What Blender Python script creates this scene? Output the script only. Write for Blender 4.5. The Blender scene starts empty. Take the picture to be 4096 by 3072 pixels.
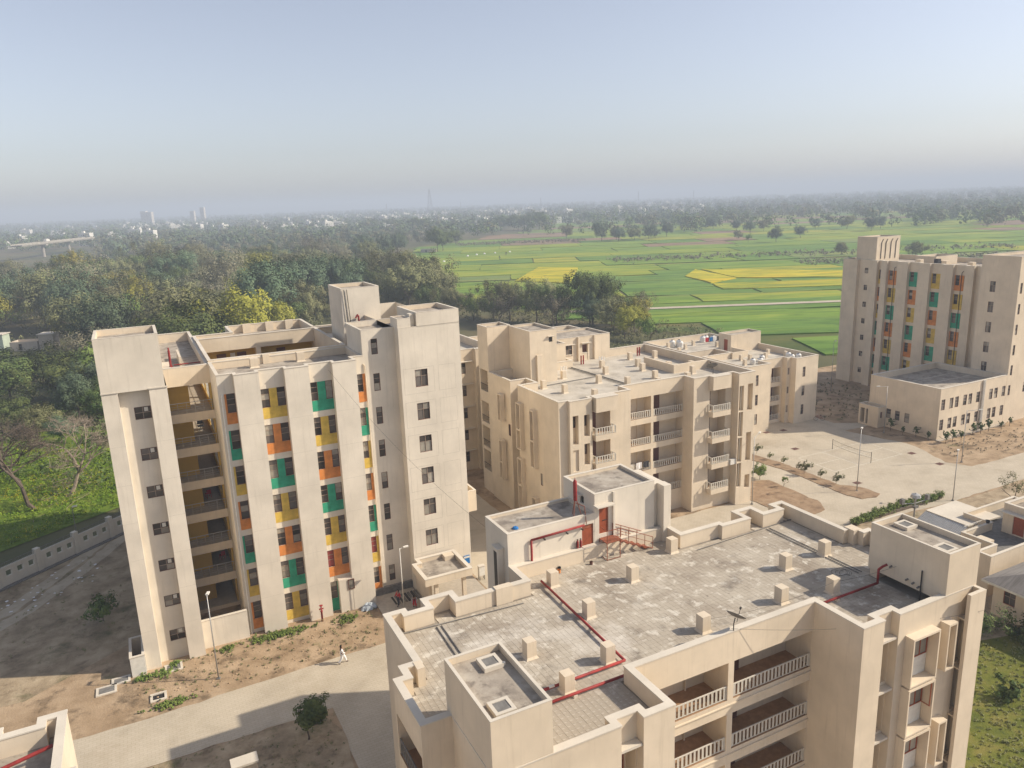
import bpy, math, random
import numpy as np
from mathutils import Matrix, Vector

S = bpy.context.scene
COL = S.collection
R_ = math.radians
random.seed(7)
RNG = np.random.default_rng(11)

# ------------------------------------------------------------------ camera
cam_data = bpy.data.cameras.new('camera')
cam_data.sensor_width = 36.0
cam_data.lens = 36.0 * 3027.0 / 4096.0
cam_data.clip_start = 0.5
cam_data.clip_end = 40000
cam = bpy.data.objects.new('camera', cam_data)
COL.objects.link(cam)
PITCH, ROLL, YAW = 0.23722722, -0.03674079, 1.11129122
def _cam_axes():
    cp, sp = math.cos(PITCH), math.sin(PITCH)
    B = np.array([[math.sin(YAW), math.cos(YAW), 0], [-math.cos(YAW), math.sin(YAW), 0], [0, 0, 1]])
    r = np.array([1, 0, 0.]); f = np.array([0, cp, -sp]); u = np.array([0, sp, cp])
    c, s = math.cos(ROLL), math.sin(ROLL)
    return B @ (c * r + s * u), B @ (-s * r + c * u), B @ f
_r, _u, _f = _cam_axes()
M4 = Matrix(((_r[0], _u[0], -_f[0], 0), (_r[1], _u[1], -_f[1], 0), (_r[2], _u[2], -_f[2], 37.0), (0, 0, 0, 1)))
cam.matrix_world = M4
S.camera = cam

# ------------------------------------------------------------------ sky and sun
SUN_DIR = Vector((1.27, -0.585, 1.0)).normalized()          # towards the sun
elev = math.asin(SUN_DIR.z)
azim = math.atan2(SUN_DIR.x, SUN_DIR.y)
world = bpy.data.worlds.new('World')
S.world = world
world.use_nodes = True
wt = world.node_tree
bg = wt.nodes['Background']
sky = wt.nodes.new('ShaderNodeTexSky')
sky.sky_type = 'NISHITA'
sky.sun_disc = False
sky.sun_elevation = elev
sky.sun_rotation = azim
sky.altitude = 120
sky.air_density = 1.0
sky.dust_density = 1.3
sky.ozone_density = 2.2
hsv = wt.nodes.new('ShaderNodeHueSaturation')            # milky winter sky
hsv.inputs['Saturation'].default_value = 0.58
wt.links.new(sky.outputs[0], hsv.inputs['Color'])
tint = wt.nodes.new('ShaderNodeMix'); tint.data_type = 'RGBA'; tint.blend_type = 'MULTIPLY'
tint.inputs[0].default_value = 1.0; tint.inputs['B'].default_value = (1.0, 0.965, 0.985, 1)
wt.links.new(hsv.outputs[0], tint.inputs['A'])
wt.links.new(tint.outputs['Result'], bg.inputs[0])
bg.inputs[1].default_value = 0.13
sun_data = bpy.data.lights.new('sun', 'SUN')
sun_data.energy = 4.6
sun_data.angle = R_(0.6)
sun_data.color = (1.0, 0.90, 0.75)
sun = bpy.data.objects.new('sun', sun_data)
COL.objects.link(sun)
sun.rotation_euler = SUN_DIR.to_track_quat('Z', 'Y').to_euler()
sun.location = (60, -40, 120)

S.view_settings.view_transform = 'Standard'
S.view_settings.look = 'None'
S.view_settings.exposure = 0.3
S.view_settings.gamma = 1.0
S.view_settings.use_curve_mapping = False
S.cycles.use_denoising = True
S.cycles.max_bounces = 6
S.cycles.diffuse_bounces = 4
S.cycles.glossy_bounces = 2
S.cycles.transmission_bounces = 2
S.cycles.transparent_max_bounces = 6
S.cycles.volume_bounces = 0
S.cycles.sample_clamp_indirect = 6.0

# ------------------------------------------------------------------ object helpers
def tag(o, label=None, cat=None, group=None, kind=None):
    if label: o['label'] = label
    if cat: o['category'] = cat
    if group: o['group'] = group
    if kind: o['kind'] = kind
    return o
def empty(name, loc=(0, 0, 0), rz=0.0, parent=None):
    o = bpy.data.objects.new(name, None)
    COL.objects.link(o)
    o.location = loc; o.rotation_euler = (0, 0, rz); o.empty_display_size = 0.3
    if parent: o.parent = parent
    return o
def inst(name, mesh, parent=None, loc=(0, 0, 0), rz=0.0, scale=None, rot=None):
    o = bpy.data.objects.new(name, mesh)
    COL.objects.link(o)
    if parent: o.parent = parent
    o.location = loc
    o.rotation_euler = rot if rot else (0, 0, rz)
    if scale: o.scale = scale
    return o
def copy_tree(o, parent=None):
    c = o.copy(); COL.objects.link(c)
    if parent is not None:
        c.parent = parent; c.matrix_parent_inverse = Matrix()
    for ch in list(o.children): copy_tree(ch, c)
    return c

class MB:
    """collects faces, builds ONE mesh object"""
    def __init__(self): self.v = []; self.f = []; self.m = []; self.cur = 0
    def poly(self, pts):
        n = len(self.v); self.v += [tuple(p) for p in pts]
        self.f.append(tuple(range(n, n + len(pts)))); self.m.append(self.cur); return self
    def box(self, x0, x1, y0, y1, z0, z1, bottom=True):
        if x0 > x1: x0, x1 = x1, x0
        if y0 > y1: y0, y1 = y1, y0
        n = len(self.v)
        self.v += [(x0, y0, z0), (x1, y0, z0), (x1, y1, z0), (x0, y1, z0), (x0, y0, z1), (x1, y0, z1), (x1, y1, z1), (x0, y1, z1)]
        fs = [(4, 5, 6, 7), (0, 1, 5, 4), (1, 2, 6, 5), (2, 3, 7, 6), (3, 0, 4, 7)]
        if bottom: fs.append((3, 2, 1, 0))
        for q in fs:
            self.f.append(tuple(n + i for i in q)); self.m.append(self.cur)
        return self
    def tube(self, p0, p1, r0, r1=None, n=8, caps=True):
        r1 = r0 if r1 is None else r1
        a = Vector(p0); b = Vector(p1); d = (b - a)
        if d.length < 1e-6: return self
        d.normalize()
        t = Vector((0, 0, 1)) if abs(d.z) < 0.9 else Vector((1, 0, 0))
        e1 = d.cross(t).normalized(); e2 = d.cross(e1)
        k = len(self.v)
        for c, r in ((a, r0), (b, r1)):
            for i in range(n):
                an = 2 * math.pi * i / n
                self.v.append(tuple(c + e1 * (math.cos(an) * r) + e2 * (math.sin(an) * r)))
        for i in range(n):
            j = (i + 1) % n
            self.f.append((k + i, k + n + i, k + n + j, k + j)); self.m.append(self.cur)
        if caps:
            self.f.append(tuple(k + i for i in range(n))); self.m.append(self.cur)
            self.f.append(tuple(k + n + i for i in reversed(range(n)))); self.m.append(self.cur)
        return self
    def path(self, pts, r, n=8):
        for a, b in zip(pts[:-1], pts[1:]): self.tube(a, b, r, n=n)
        return self
    def prism(self, poly, z0, z1, bottom=False):
        self.poly([(x, y, z1) for x, y in poly])
        k = len(poly)
        for i in range(k):
            a, b = poly[i], poly[(i + 1) % k]
            self.poly([(a[0], a[1], z0), (b[0], b[1], z0), (b[0], b[1], z1), (a[0], a[1], z1)])
        if bottom: self.poly([(x, y, z0) for x, y in reversed(poly)])
        return self
    def lathe(self, prof, c=(0, 0, 0), n=16):
        k = len(self.v)
        for r, z in prof:
            for i in range(n):
                an = 2 * math.pi * i / n
                self.v.append((c[0] + r * math.cos(an), c[1] + r * math.sin(an), c[2] + z))
        for j in range(len(prof) - 1):
            for i in range(n):
                i2 = (i + 1) % n
                self.f.append((k + j * n + i, k + j * n + i2, k + (j + 1) * n + i2, k + (j + 1) * n + i)); self.m.append(self.cur)
        return self
    def mesh(self, name, mats, smooth=False):
        me = bpy.data.meshes.new(name)
        me.from_pydata(self.v, [], self.f)
        mats = mats if isinstance(mats, (list, tuple)) else [mats]
        for m in mats: me.materials.append(m)
        if len(mats) > 1: me.polygons.foreach_set('material_index', self.m)
        if smooth: me.polygons.foreach_set('use_smooth', [True] * len(me.polygons))
        me.update()
        return me
    def build(self, name, mats, parent=None, smooth=False, loc=(0, 0, 0), rz=0.0):
        return inst(name, self.mesh(name, mats, smooth), parent, loc, rz)
_MESH = {}
def cached(key, fn):
    if key not in _MESH: _MESH[key] = fn()
    return _MESH[key]

# ------------------------------------------------------------------ materials
def new_mat(name):
    m = bpy.data.materials.new(name); m.use_nodes = True
    nt = m.node_tree
    return m, nt, nt.nodes['Principled BSDF']
def node(nt, t, **kw):
    n = nt.nodes.new(t)
    for k, v in kw.items(): setattr(n, k, v)
    return n
def set_in(n, **kw):
    for k, v in kw.items(): n.inputs[k.replace('_', ' ')].default_value = v
def plain(name, col, rough=0.6, metal=0.0, var=0.0, scale=3.0, bump=0.0, bscale=40.0, objvar=0.0, spec=0.3):
    m, nt, b = new_mat(name)
    b.inputs['Roughness'].default_value = rough
    b.inputs['Metallic'].default_value = metal
    b.inputs['Specular IOR Level'].default_value = spec
    c = (*col, 1.0)
    b.inputs['Base Color'].default_value = c
    tc = node(nt, 'ShaderNodeTexCoord')
    last = None
    if var:
        nz = node(nt, 'ShaderNodeTexNoise'); set_in(nz, Scale=scale, Detail=5.0, Roughness=0.6)
        nt.links.new(tc.outputs['Object'], nz.inputs['Vector'])
        mr = node(nt, 'ShaderNodeMapRange'); set_in(mr, From_Min=0.3, From_Max=0.7, To_Min=1 - var, To_Max=1 + var)
        nt.links.new(nz.outputs[0], mr.inputs['Value'])
        mx = node(nt, 'ShaderNodeMix', data_type='RGBA', blend_type='MULTIPLY'); mx.inputs[0].default_value = 1.0
        mx.inputs['A'].default_value = c
        nt.links.new(mr.outputs[0], mx.inputs['B']); last = mx.outputs['Result']
    if objvar:
        oi = node(nt, 'ShaderNodeObjectInfo')
        hs = node(nt, 'ShaderNodeHueSaturation')
        mr2 = node(nt, 'ShaderNodeMapRange'); set_in(mr2, To_Min=1 - objvar, To_Max=1 + objvar)
        nt.links.new(oi.outputs['Random'], mr2.inputs['Value'])
        nt.links.new(mr2.outputs[0], hs.inputs['Value'])
        if last: nt.links.new(last, hs.inputs['Color'])
        else: hs.inputs['Color'].default_value = c
        last = hs.outputs[0]
    if last: nt.links.new(last, b.inputs['Base Color'])
    if bump:
        nb = node(nt, 'ShaderNodeTexNoise'); set_in(nb, Scale=bscale, Detail=4.0)
        nt.links.new(tc.outputs['Object'], nb.inputs['Vector'])
        bp = node(nt, 'ShaderNodeBump'); set_in(bp, Strength=bump, Distance=0.05)
        nt.links.new(nb.outputs[0], bp.inputs['Height']); nt.links.new(bp.outputs[0], b.inputs['Normal'])
    return m
def layered(name, cols, scale=1.0, detail=8.0, rough=0.85, stretch=(1, 1, 1), bump=0.15, bscale=30.0, stops=None, second=None, dist=0.0, rot=None):
    """colour ramp over noise; second = (colour, scale, lo, hi, amount) adds worn patches"""
    m, nt, b = new_mat(name)
    b.inputs['Roughness'].default_value = rough
    b.inputs['Specular IOR Level'].default_value = 0.2
    tc = node(nt, 'ShaderNodeTexCoord'); mp = node(nt, 'ShaderNodeMapping'); mp.inputs['Scale'].default_value = stretch
    if rot is not None: mp.vector_type = 'TEXTURE'; mp.inputs['Rotation'].default_value = (0, 0, rot)
    nt.links.new(tc.outputs['Object'], mp.inputs['Vector'])
    nz = node(nt, 'ShaderNodeTexNoise'); set_in(nz, Scale=scale, Detail=detail, Roughness=0.62, Distortion=dist)
    nt.links.new(mp.outputs[0], nz.inputs['Vector'])
    rp = node(nt, 'ShaderNodeValToRGB'); el = rp.color_ramp.elements
    n = len(cols); st = stops or [0.3 + 0.4 * i / (n - 1) for i in range(n)]
    while len(el) < n: el.new(0.5)
    for e, c, s in zip(el, cols, st): e.position = s; e.color = (*c, 1)
    nt.links.new(nz.outputs[0], rp.inputs[0]); last = rp.outputs[0]
    for k, sec in enumerate(second or []):
        c, sc, lo, hi, amt = sec
        n2 = node(nt, 'ShaderNodeTexNoise'); set_in(n2, Scale=sc, Detail=9.0, Roughness=0.65)
        mp2 = node(nt, 'ShaderNodeMapping'); mp2.inputs['Location'].default_value = (13.7 * (k + 1), 5.1, 2.3); mp2.inputs['Scale'].default_value = stretch
        if rot is not None: mp2.vector_type = 'TEXTURE'; mp2.inputs['Rotation'].default_value = (0, 0, rot)
        nt.links.new(tc.outputs['Object'], mp2.inputs['Vector']); nt.links.new(mp2.outputs[0], n2.inputs['Vector'])
        mr = node(nt, 'ShaderNodeMapRange'); set_in(mr, From_Min=lo, From_Max=hi, To_Min=0.0, To_Max=amt)
        nt.links.new(n2.outputs[0], mr.inputs['Value'])
        mx = node(nt, 'ShaderNodeMix', data_type='RGBA'); nt.links.new(mr.outputs[0], mx.inputs[0])
        nt.links.new(last, mx.inputs['A']); mx.inputs['B'].default_value = (*c, 1); last = mx.outputs['Result']
    nt.links.new(last, b.inputs['Base Color'])
    if bump:
        nb = node(nt, 'ShaderNodeTexNoise'); set_in(nb, Scale=bscale, Detail=5.0)
        nt.links.new(tc.outputs['Object'], nb.inputs['Vector'])
        bp = node(nt, 'ShaderNodeBump'); set_in(bp, Strength=bump, Distance=0.08)
        nt.links.new(nb.outputs[0], bp.inputs['Height']); nt.links.new(bp.outputs[0], b.inputs['Normal'])
    return m
def leafmat(name, col, col2, var=0.25):
    m, nt, b = new_mat(name)
    b.inputs['Roughness'].default_value = 0.7
    b.inputs['Specular IOR Level'].default_value = 0.15
    tc = node(nt, 'ShaderNodeTexCoord'); nz = node(nt, 'ShaderNodeTexNoise'); set_in(nz, Scale=0.9, Detail=3.0)
    nt.links.new(tc.outputs['Object'], nz.inputs['Vector'])
    mr = node(nt, 'ShaderNodeMapRange'); set_in(mr, From_Min=0.35, From_Max=0.65)
    nt.links.new(nz.outputs[0], mr.inputs['Value'])
    mx = node(nt, 'ShaderNodeMix', data_type='RGBA'); mx.inputs['A'].default_value = (*col, 1); mx.inputs['B'].default_value = (*col2, 1)
    nt.links.new(mr.outputs[0], mx.inputs[0])
    oi = node(nt, 'ShaderNodeObjectInfo'); hs = node(nt, 'ShaderNodeHueSaturation')
    m2 = node(nt, 'ShaderNodeMapRange'); set_in(m2, To_Min=1 - var, To_Max=1 + var); nt.links.new(oi.outputs['Random'], m2.inputs['Value'])
    m3 = node(nt, 'ShaderNodeMapRange'); set_in(m3, To_Min=0.485, To_Max=0.515); nt.links.new(oi.outputs['Random'], m3.inputs['Value'])
    nt.links.new(m2.outputs[0], hs.inputs['Value']); nt.links.new(m3.outputs[0], hs.inputs['Hue']); nt.links.new(mx.outputs['Result'], hs.inputs['Color'])
    nt.links.new(hs.outputs[0], b.inputs['Base Color'])
    return m

CREAM = (0.68, 0.575, 0.435)
MAT = {}
def stain_plaster(name, base, streak=0.62):
    m, nt, b = new_mat(name)
    b.inputs['Roughness'].default_value = 0.9; b.inputs['Specular IOR Level'].default_value = 0.15
    tc = node(nt, 'ShaderNodeTexCoord')
    n1 = node(nt, 'ShaderNodeTexNoise'); set_in(n1, Scale=0.35, Detail=6.0, Roughness=0.6)
    nt.links.new(tc.outputs['Object'], n1.inputs['Vector'])
    mr = node(nt, 'ShaderNodeMapRange'); set_in(mr, From_Min=0.3, From_Max=0.7, To_Min=0.86, To_Max=1.08); nt.links.new(n1.outputs[0], mr.inputs['Value'])
    mx = node(nt, 'ShaderNodeMix', data_type='RGBA', blend_type='MULTIPLY'); mx.inputs[0].default_value = 1
    mx.inputs['A'].default_value = (*base, 1); nt.links.new(mr.outputs[0], mx.inputs['B'])
    mp = node(nt, 'ShaderNodeMapping'); mp.inputs['Scale'].default_value = (3.2, 3.2, 0.16); nt.links.new(tc.outputs['Object'], mp.inputs['Vector'])
    n2 = node(nt, 'ShaderNodeTexNoise'); set_in(n2, Scale=1.3, Detail=7.0, Roughness=0.7); nt.links.new(mp.outputs[0], n2.inputs['Vector'])
    m2 = node(nt, 'ShaderNodeMapRange'); set_in(m2, From_Min=0.54, From_Max=0.78, To_Min=0.0, To_Max=streak * 0.75); nt.links.new(n2.outputs[0], m2.inputs['Value'])
    mx2 = node(nt, 'ShaderNodeMix', data_type='RGBA'); nt.links.new(m2.outputs[0], mx2.inputs[0])
    nt.links.new(mx.outputs['Result'], mx2.inputs['A']); mx2.inputs['B'].default_value = (base[0] * 0.62, base[1] * 0.6, base[2] * 0.58, 1)
    # fine specks of dirt
    n3 = node(nt, 'ShaderNodeTexNoise'); set_in(n3, Scale=5.5, Detail=8.0, Roughness=0.75); nt.links.new(tc.outputs['Object'], n3.inputs['Vector'])
    m3 = node(nt, 'ShaderNodeMapRange'); set_in(m3, From_Min=0.62, From_Max=0.8, To_Min=0.0, To_Max=0.3); nt.links.new(n3.outputs[0], m3.inputs['Value'])
    mx3 = node(nt, 'ShaderNodeMix', data_type='RGBA'); nt.links.new(m3.outputs[0], mx3.inputs[0])
    nt.links.new(mx2.outputs['Result'], mx3.inputs['A']); mx3.inputs['B'].default_value = (base[0] * 0.55, base[1] * 0.52, base[2] * 0.5, 1)
    nt.links.new(mx3.outputs['Result'], b.inputs['Base Color'])
    bp = node(nt, 'ShaderNodeBump'); set_in(bp, Strength=0.12, Distance=0.03)
    n4 = node(nt, 'ShaderNodeTexNoise'); set_in(n4, Scale=18.0, Detail=5.0); nt.links.new(tc.outputs['Object'], n4.inputs['Vector'])
    nt.links.new(n4.outputs[0], bp.inputs['Height']); nt.links.new(bp.outputs[0], b.inputs['Normal'])
    return m
MAT['plaster'] = stain_plaster('cream_plaster', CREAM)
MAT['plaster_t'] = stain_plaster('pale_plaster', (0.71, 0.635, 0.52), 0.6)
MAT['coping'] = stain_plaster('coping_plaster', (0.64, 0.575, 0.475), 0.45)
MAT['yellow_wall'] = stain_plaster('ochre_plaster', (0.55, 0.36, 0.10), 0.15)
MAT['roof'] = layered('roof_cement', [(0.20, 0.17, 0.14), (0.36, 0.31, 0.25), (0.47, 0.42, 0.345)], scale=0.7, bump=0.2, second=[((0.14, 0.115, 0.095), 1.3, 0.54, 0.66, 0.7), ((0.55, 0.50, 0.42), 0.9, 0.56, 0.66, 0.6)])
MAT['tile'] = layered('roof_tile', [(0.29, 0.24, 0.185), (0.41, 0.355, 0.28), (0.49, 0.435, 0.35)], scale=0.35, bump=0.15, bscale=25, second=[((0.62, 0.57, 0.48), 1.6, 0.54, 0.62, 0.85), ((0.16, 0.135, 0.11), 0.55, 0.55, 0.70, 0.75), ((0.62, 0.57, 0.49), 0.16, 0.58, 0.66, 0.6), ((0.12, 0.10, 0.08), 3.0, 0.62, 0.72, 0.6)])
MAT['roof_light'] = layered('pale_roof_cement', [(0.36, 0.32, 0.26), (0.50, 0.45, 0.37), (0.57, 0.52, 0.44)], scale=0.4, bump=0.15, second=[((0.24, 0.21, 0.17), 0.6, 0.56, 0.68, 0.6), ((0.20, 0.17, 0.14), 2.5, 0.62, 0.72, 0.5)])
MAT['grout'] = plain('roof_grout', (0.27, 0.235, 0.19), 0.9, var=0.3, scale=0.5)
MAT['groove'] = plain('plaster_groove', (0.46, 0.41, 0.33), 0.95)
MAT['white'] = plain('white_paint', (0.68, 0.65, 0.58), 0.6, var=0.1)
MAT['rail_white'] = plain('railing_paint', (0.58, 0.54, 0.46), 0.5, var=0.1)
MAT['orange'] = plain('orange_paint', (0.58, 0.215, 0.055), 0.75, var=0.22, scale=1.6)
MAT['green'] = plain('green_paint', (0.035, 0.29, 0.17), 0.75, var=0.22, scale=1.6)
MAT['yellow'] = plain('yellow_paint', (0.57, 0.395, 0.075), 0.75, var=0.22, scale=1.6)
MAT['frame'] = plain('brown_window_frame', (0.13, 0.05, 0.03), 0.5, var=0.15)
MAT['mullion'] = plain('pale_mullion', (0.33, 0.25, 0.19), 0.5)
MAT['glass'] = plain('dark_glass', (0.095, 0.082, 0.072), 0.2, objvar=0.75, spec=0.5, var=0.25, scale=1.7)
MAT['curtain'] = plain('curtained_glass', (0.30, 0.27, 0.22), 0.35, objvar=0.35, var=0.2, scale=2.0)
MAT['curtain_red'] = plain('red_curtain', (0.25, 0.055, 0.05), 0.6)
MAT['door_red'] = plain('brick_red_door_paint', (0.30, 0.075, 0.032), 0.55, var=0.15)
MAT['door_brown'] = plain('brown_door', (0.13, 0.06, 0.045), 0.6, var=0.2)
MAT['red'] = plain('red_pipe_paint', (0.27, 0.032, 0.028), 0.6, var=0.35, scale=2.0)
MAT['rust'] = plain('rusty_steel', (0.26, 0.085, 0.045), 0.7, var=0.3)
MAT['steel'] = plain('galvanised_steel', (0.42, 0.41, 0.39), 0.45, metal=0.5, var=0.1)
MAT['dark'] = plain('dark_metal', (0.05, 0.045, 0.04), 0.6)  # dark metal; also colours in the unlit depth of openings
MAT['grey'] = plain('grey_paint', (0.19, 0.18, 0.165), 0.95, var=0.25, spec=0.1)
MAT['floor'] = plain('corridor_floor', (0.42, 0.37, 0.30), 0.6, var=0.12)
MAT['floor_brown'] = plain('balcony_floor_tiles', (0.34, 0.205, 0.115), 0.6, var=0.2)
MAT['black_pl'] = plain('black_plastic', (0.02, 0.02, 0.022), 0.5)  # black plastic; also the painted dark of the open manhole
MAT['blue_pl'] = plain('blue_plastic', (0.02, 0.16, 0.42), 0.5)
MAT['tank_white'] = plain('white_plastic_tank', (0.72, 0.71, 0.68), 0.45)
MAT['cloth_white'] = plain('white_cloth', (0.78, 0.76, 0.74), 0.9)
MAT['skin'] = plain('skin', (0.30, 0.17, 0.11), 0.6)
MAT['hair'] = plain('hair', (0.02, 0.015, 0.012), 0.6)
MAT['cloth_red'] = plain('red_cloth', (0.45, 0.03, 0.04), 0.9)
MAT['cloth_dark'] = plain('dark_cloth', (0.05, 0.05, 0.055), 0.9)
MAT['cloth_grey'] = plain('grey_cloth', (0.30, 0.30, 0.31), 0.9)
# ------------------------------------------------------------------ building kit
def offset(poly, d):
    """shift every edge of a CCW polygon inwards by d"""
    n = len(poly); out = []
    for i in range(n):
        p, q, r = poly[i - 1], poly[i], poly[(i + 1) % n]
        d1 = Vector((q[0] - p[0], q[1] - p[1])).normalized(); d2 = Vector((r[0] - q[0], r[1] - q[1])).normalized()
        n1 = Vector((-d1.y, d1.x)); n2 = Vector((-d2.y, d2.x))
        den = 1 + n1.dot(n2)
        v = (n1 + n2) / max(den, 0.2)
        out.append((q[0] + v.x * d, q[1] + v.y * d))
    return out
def walls(b, poly, z0, z1, holes=None, mat='plaster', name='wall', closed=True, mats_extra=()):
    """extruded outline with real openings. holes[edge] = list of dict(s0,s1,z0,z1,d, back=material slot, floor=slot)"""
    mb = MB(); holes = holes or {}
    n = len(poly)
    for i in range(n if closed else n - 1):
        p, q = poly[i], poly[(i + 1) % n]
        L = math.hypot(q[0] - p[0], q[1] - p[1])
        dx, dy = (q[0] - p[0]) / L, (q[1] - p[1]) / L
        ix, iy = -dy, dx
        def pt(s, z, k=0.0): return (p[0] + dx * s + ix * k, p[1] + dy * s + iy * k, z)
        hs = holes.get(i, [])
        ss = sorted({0.0, L, *[h['s0'] for h in hs], *[h['s1'] for h in hs]})
        # columns, and inside every column the free z intervals
        for a, c in zip(ss[:-1], ss[1:]):
            if c - a < 1e-5: continue
            mid = (a + c) / 2
            bl = sorted([(h['z0'], h['z1']) for h in hs if h['s0'] < mid < h['s1']])
            z = z0
            for u, w in bl:
                if u > z + 1e-5: mb.poly([pt(a, z), pt(c, z), pt(c, u), pt(a, u)])
                z = max(z, w)
            if z < z1 - 1e-5: mb.poly([pt(a, z), pt(c, z), pt(c, z1), pt(a, z1)])
        for h in hs:
            a, c, u, w, k = h['s0'], h['s1'], h['z0'], h['z1'], h['d']
            mb.poly([pt(a, u), pt(a, w), pt(a, w, k), pt(a, u, k)])
            mb.poly([pt(c, w), pt(c, u), pt(c, u, k), pt(c, w, k)])
            mb.poly([pt(a, w), pt(c, w), pt(c, w, k), pt(a, w, k)])
            mb.cur = h.get('floor', 0)
            mb.poly([pt(c, u), pt(a, u), pt(a, u, k), pt(c, u, k)])
            if 'back' in h:
                mb.cur = h['back']; mb.poly([pt(a, u, k), pt(c, u, k), pt(c, w, k), pt(a, w, k)])
            mb.cur = 0
    return mb.build(name, [MAT[mat]] + [MAT[m] for m in mats_extra], b)
def parapet(b, poly, zt, zr, th=0.24, roof='roof', cop=0.07, over=0.035, roofname='roof'):
    inn = offset(poly, th)
    mb = MB(); n = len(inn)
    for i in range(n):
        p, q = inn[i], inn[(i + 1) % n]
        mb.poly([(q[0], q[1], zr), (p[0], p[1], zr), (p[0], p[1], zt), (q[0], q[1], zt)])
    mb.build('parapet', MAT['plaster'], b)
    if roof: MB().poly([(x, y, zr) for x, y in inn]).build(roofname, MAT[roof], b)
    coping(b, poly, zt, th, cop, over)
def coping(b, poly, zt, th=0.24, cop=0.07, over=0.035, mat='coping'):
    o, i2 = offset(poly, -over), offset(poly, th + over)
    mb = MB(); n = len(o)
    for i in range(n):
        j = (i + 1) % n
        mb.poly([(*o[i], zt + cop), (*o[j], zt + cop), (*i2[j], zt + cop), (*i2[i], zt + cop)])
        mb.poly([(*o[i], zt), (*o[j], zt), (*o[j], zt + cop), (*o[i], zt + cop)])
        mb.poly([(*i2[j], zt), (*i2[i], zt), (*i2[i], zt + cop), (*i2[j], zt + cop)])
        mb.poly([(*o[j], zt), (*o[i], zt), (*i2[i], zt), (*i2[j], zt)])
    return mb.build('coping', MAT[mat], b)
def place(o, p0, d, s, z, k=0.0):
    """put an object in wall coordinates: s along the wall, k inwards"""
    o.location = (p0[0] + d[0] * s - d[1] * k, p0[1] + d[1] * s + d[0] * k, z)
    o.rotation_euler = (0, 0, math.atan2(d[1], d[0]))
    return o
# window local frame: x along the wall, y inwards, z up, origin at the lower corner
STY = {'v3': ([1.0], [0.42, 0.29, 0.29]), 'sq': ([0.5, 0.5], [0.62, 0.38]), 'wide': ([0.5, 0.5], [0.5, 0.5]), 'one': ([1.0], [1.0]), 'v2': ([0.5, 0.5], [0.35, 0.65]), 'col2': ([0.5, 0.5], [1.0])}
def window(b, p0, d, s0, s1, z0, z1, dep=0.12, style='v3', name='window', pane=None, fr='frame', bar='mullion', back=None):
    w, h = round(s1 - s0, 3), round(z1 - z0, 3)
    cs, rs = STY[style]
    t = 0.045
    def fmesh():
        mb = MB(); y0, y1 = dep - 0.09, dep - 0.01
        mb.box(0, w, y0, y1, 0, t); mb.box(0, w, y0, y1, h - t, h)
        mb.box(0, t, y0, y1, t, h - t); mb.box(w - t, w, y0, y1, t, h - t)
        mb.cur = 1
        x = 0
        for c in cs[:-1]:
            x += c * w; mb.box(x - 0.02, x + 0.02, y0 + 0.01, y1, t, h - t)
        z = 0
        for r in rs[:-1]:
            z += r * h; mb.box(t, w - t, y0 + 0.015, y1 - 0.004, z - 0.018, z + 0.018)
        return mb.mesh(name, [MAT[fr], MAT[bar]])
    o = inst(name, cached(('win', w, h, dep, style, fr, bar), fmesh), b)
    place(o, p0, d, s0, z0)
    zz = 0
    for r in rs:
        xx = 0
        for c in cs:
            pw, ph = c * w, r * h
            pm = pane
            if pm is None:
                u = random.random(); pm = 'glass' if u < 0.76 else 'curtain'
            me = cached(('pane', round(pw, 3), round(ph, 3), pm), lambda: MB().box(0.012, pw - 0.012, 0, 0.012, 0.012, ph - 0.012).mesh('pane', MAT[pm]))
            inst('pane', me, o, (xx, dep - 0.04, zz))
            xx += pw
        zz += r * h
    return o
def sill(b, p0, d, s0, s1, z, out=0.3, th=0.07, name='sunshade'):
    me = cached((name, round(s1 - s0, 3), out, th), lambda: MB().box(0, s1 - s0, -out, 0.0, 0, th).mesh(name, MAT['coping']))
    return place(inst(name, me, b), p0, d, s0, z)
def pier(b, x, y, z, w=0.55, dd=0.55, h=0.95, name='roof_pier', mat='plaster'):
    def mk():
        mb = MB(); mb.box(0, w, 0, dd, 0.1, h, False)
        # flared cement foot
        f = 0.09
        a = [(-f, -f), (w + f, -f), (w + f, dd + f), (-f, dd + f)]; c = [(0, 0), (w, 0), (w, dd), (0, dd)]
        for i in range(4):
            j = (i + 1) % 4
            mb.poly([(*a[i], 0), (*a[j], 0), (*c[j], 0.12), (*c[i], 0.12)])
        return mb.mesh(name, MAT[mat])
    return inst(name, cached((name, w, dd, h, mat), mk), b, (x, y, z))
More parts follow.
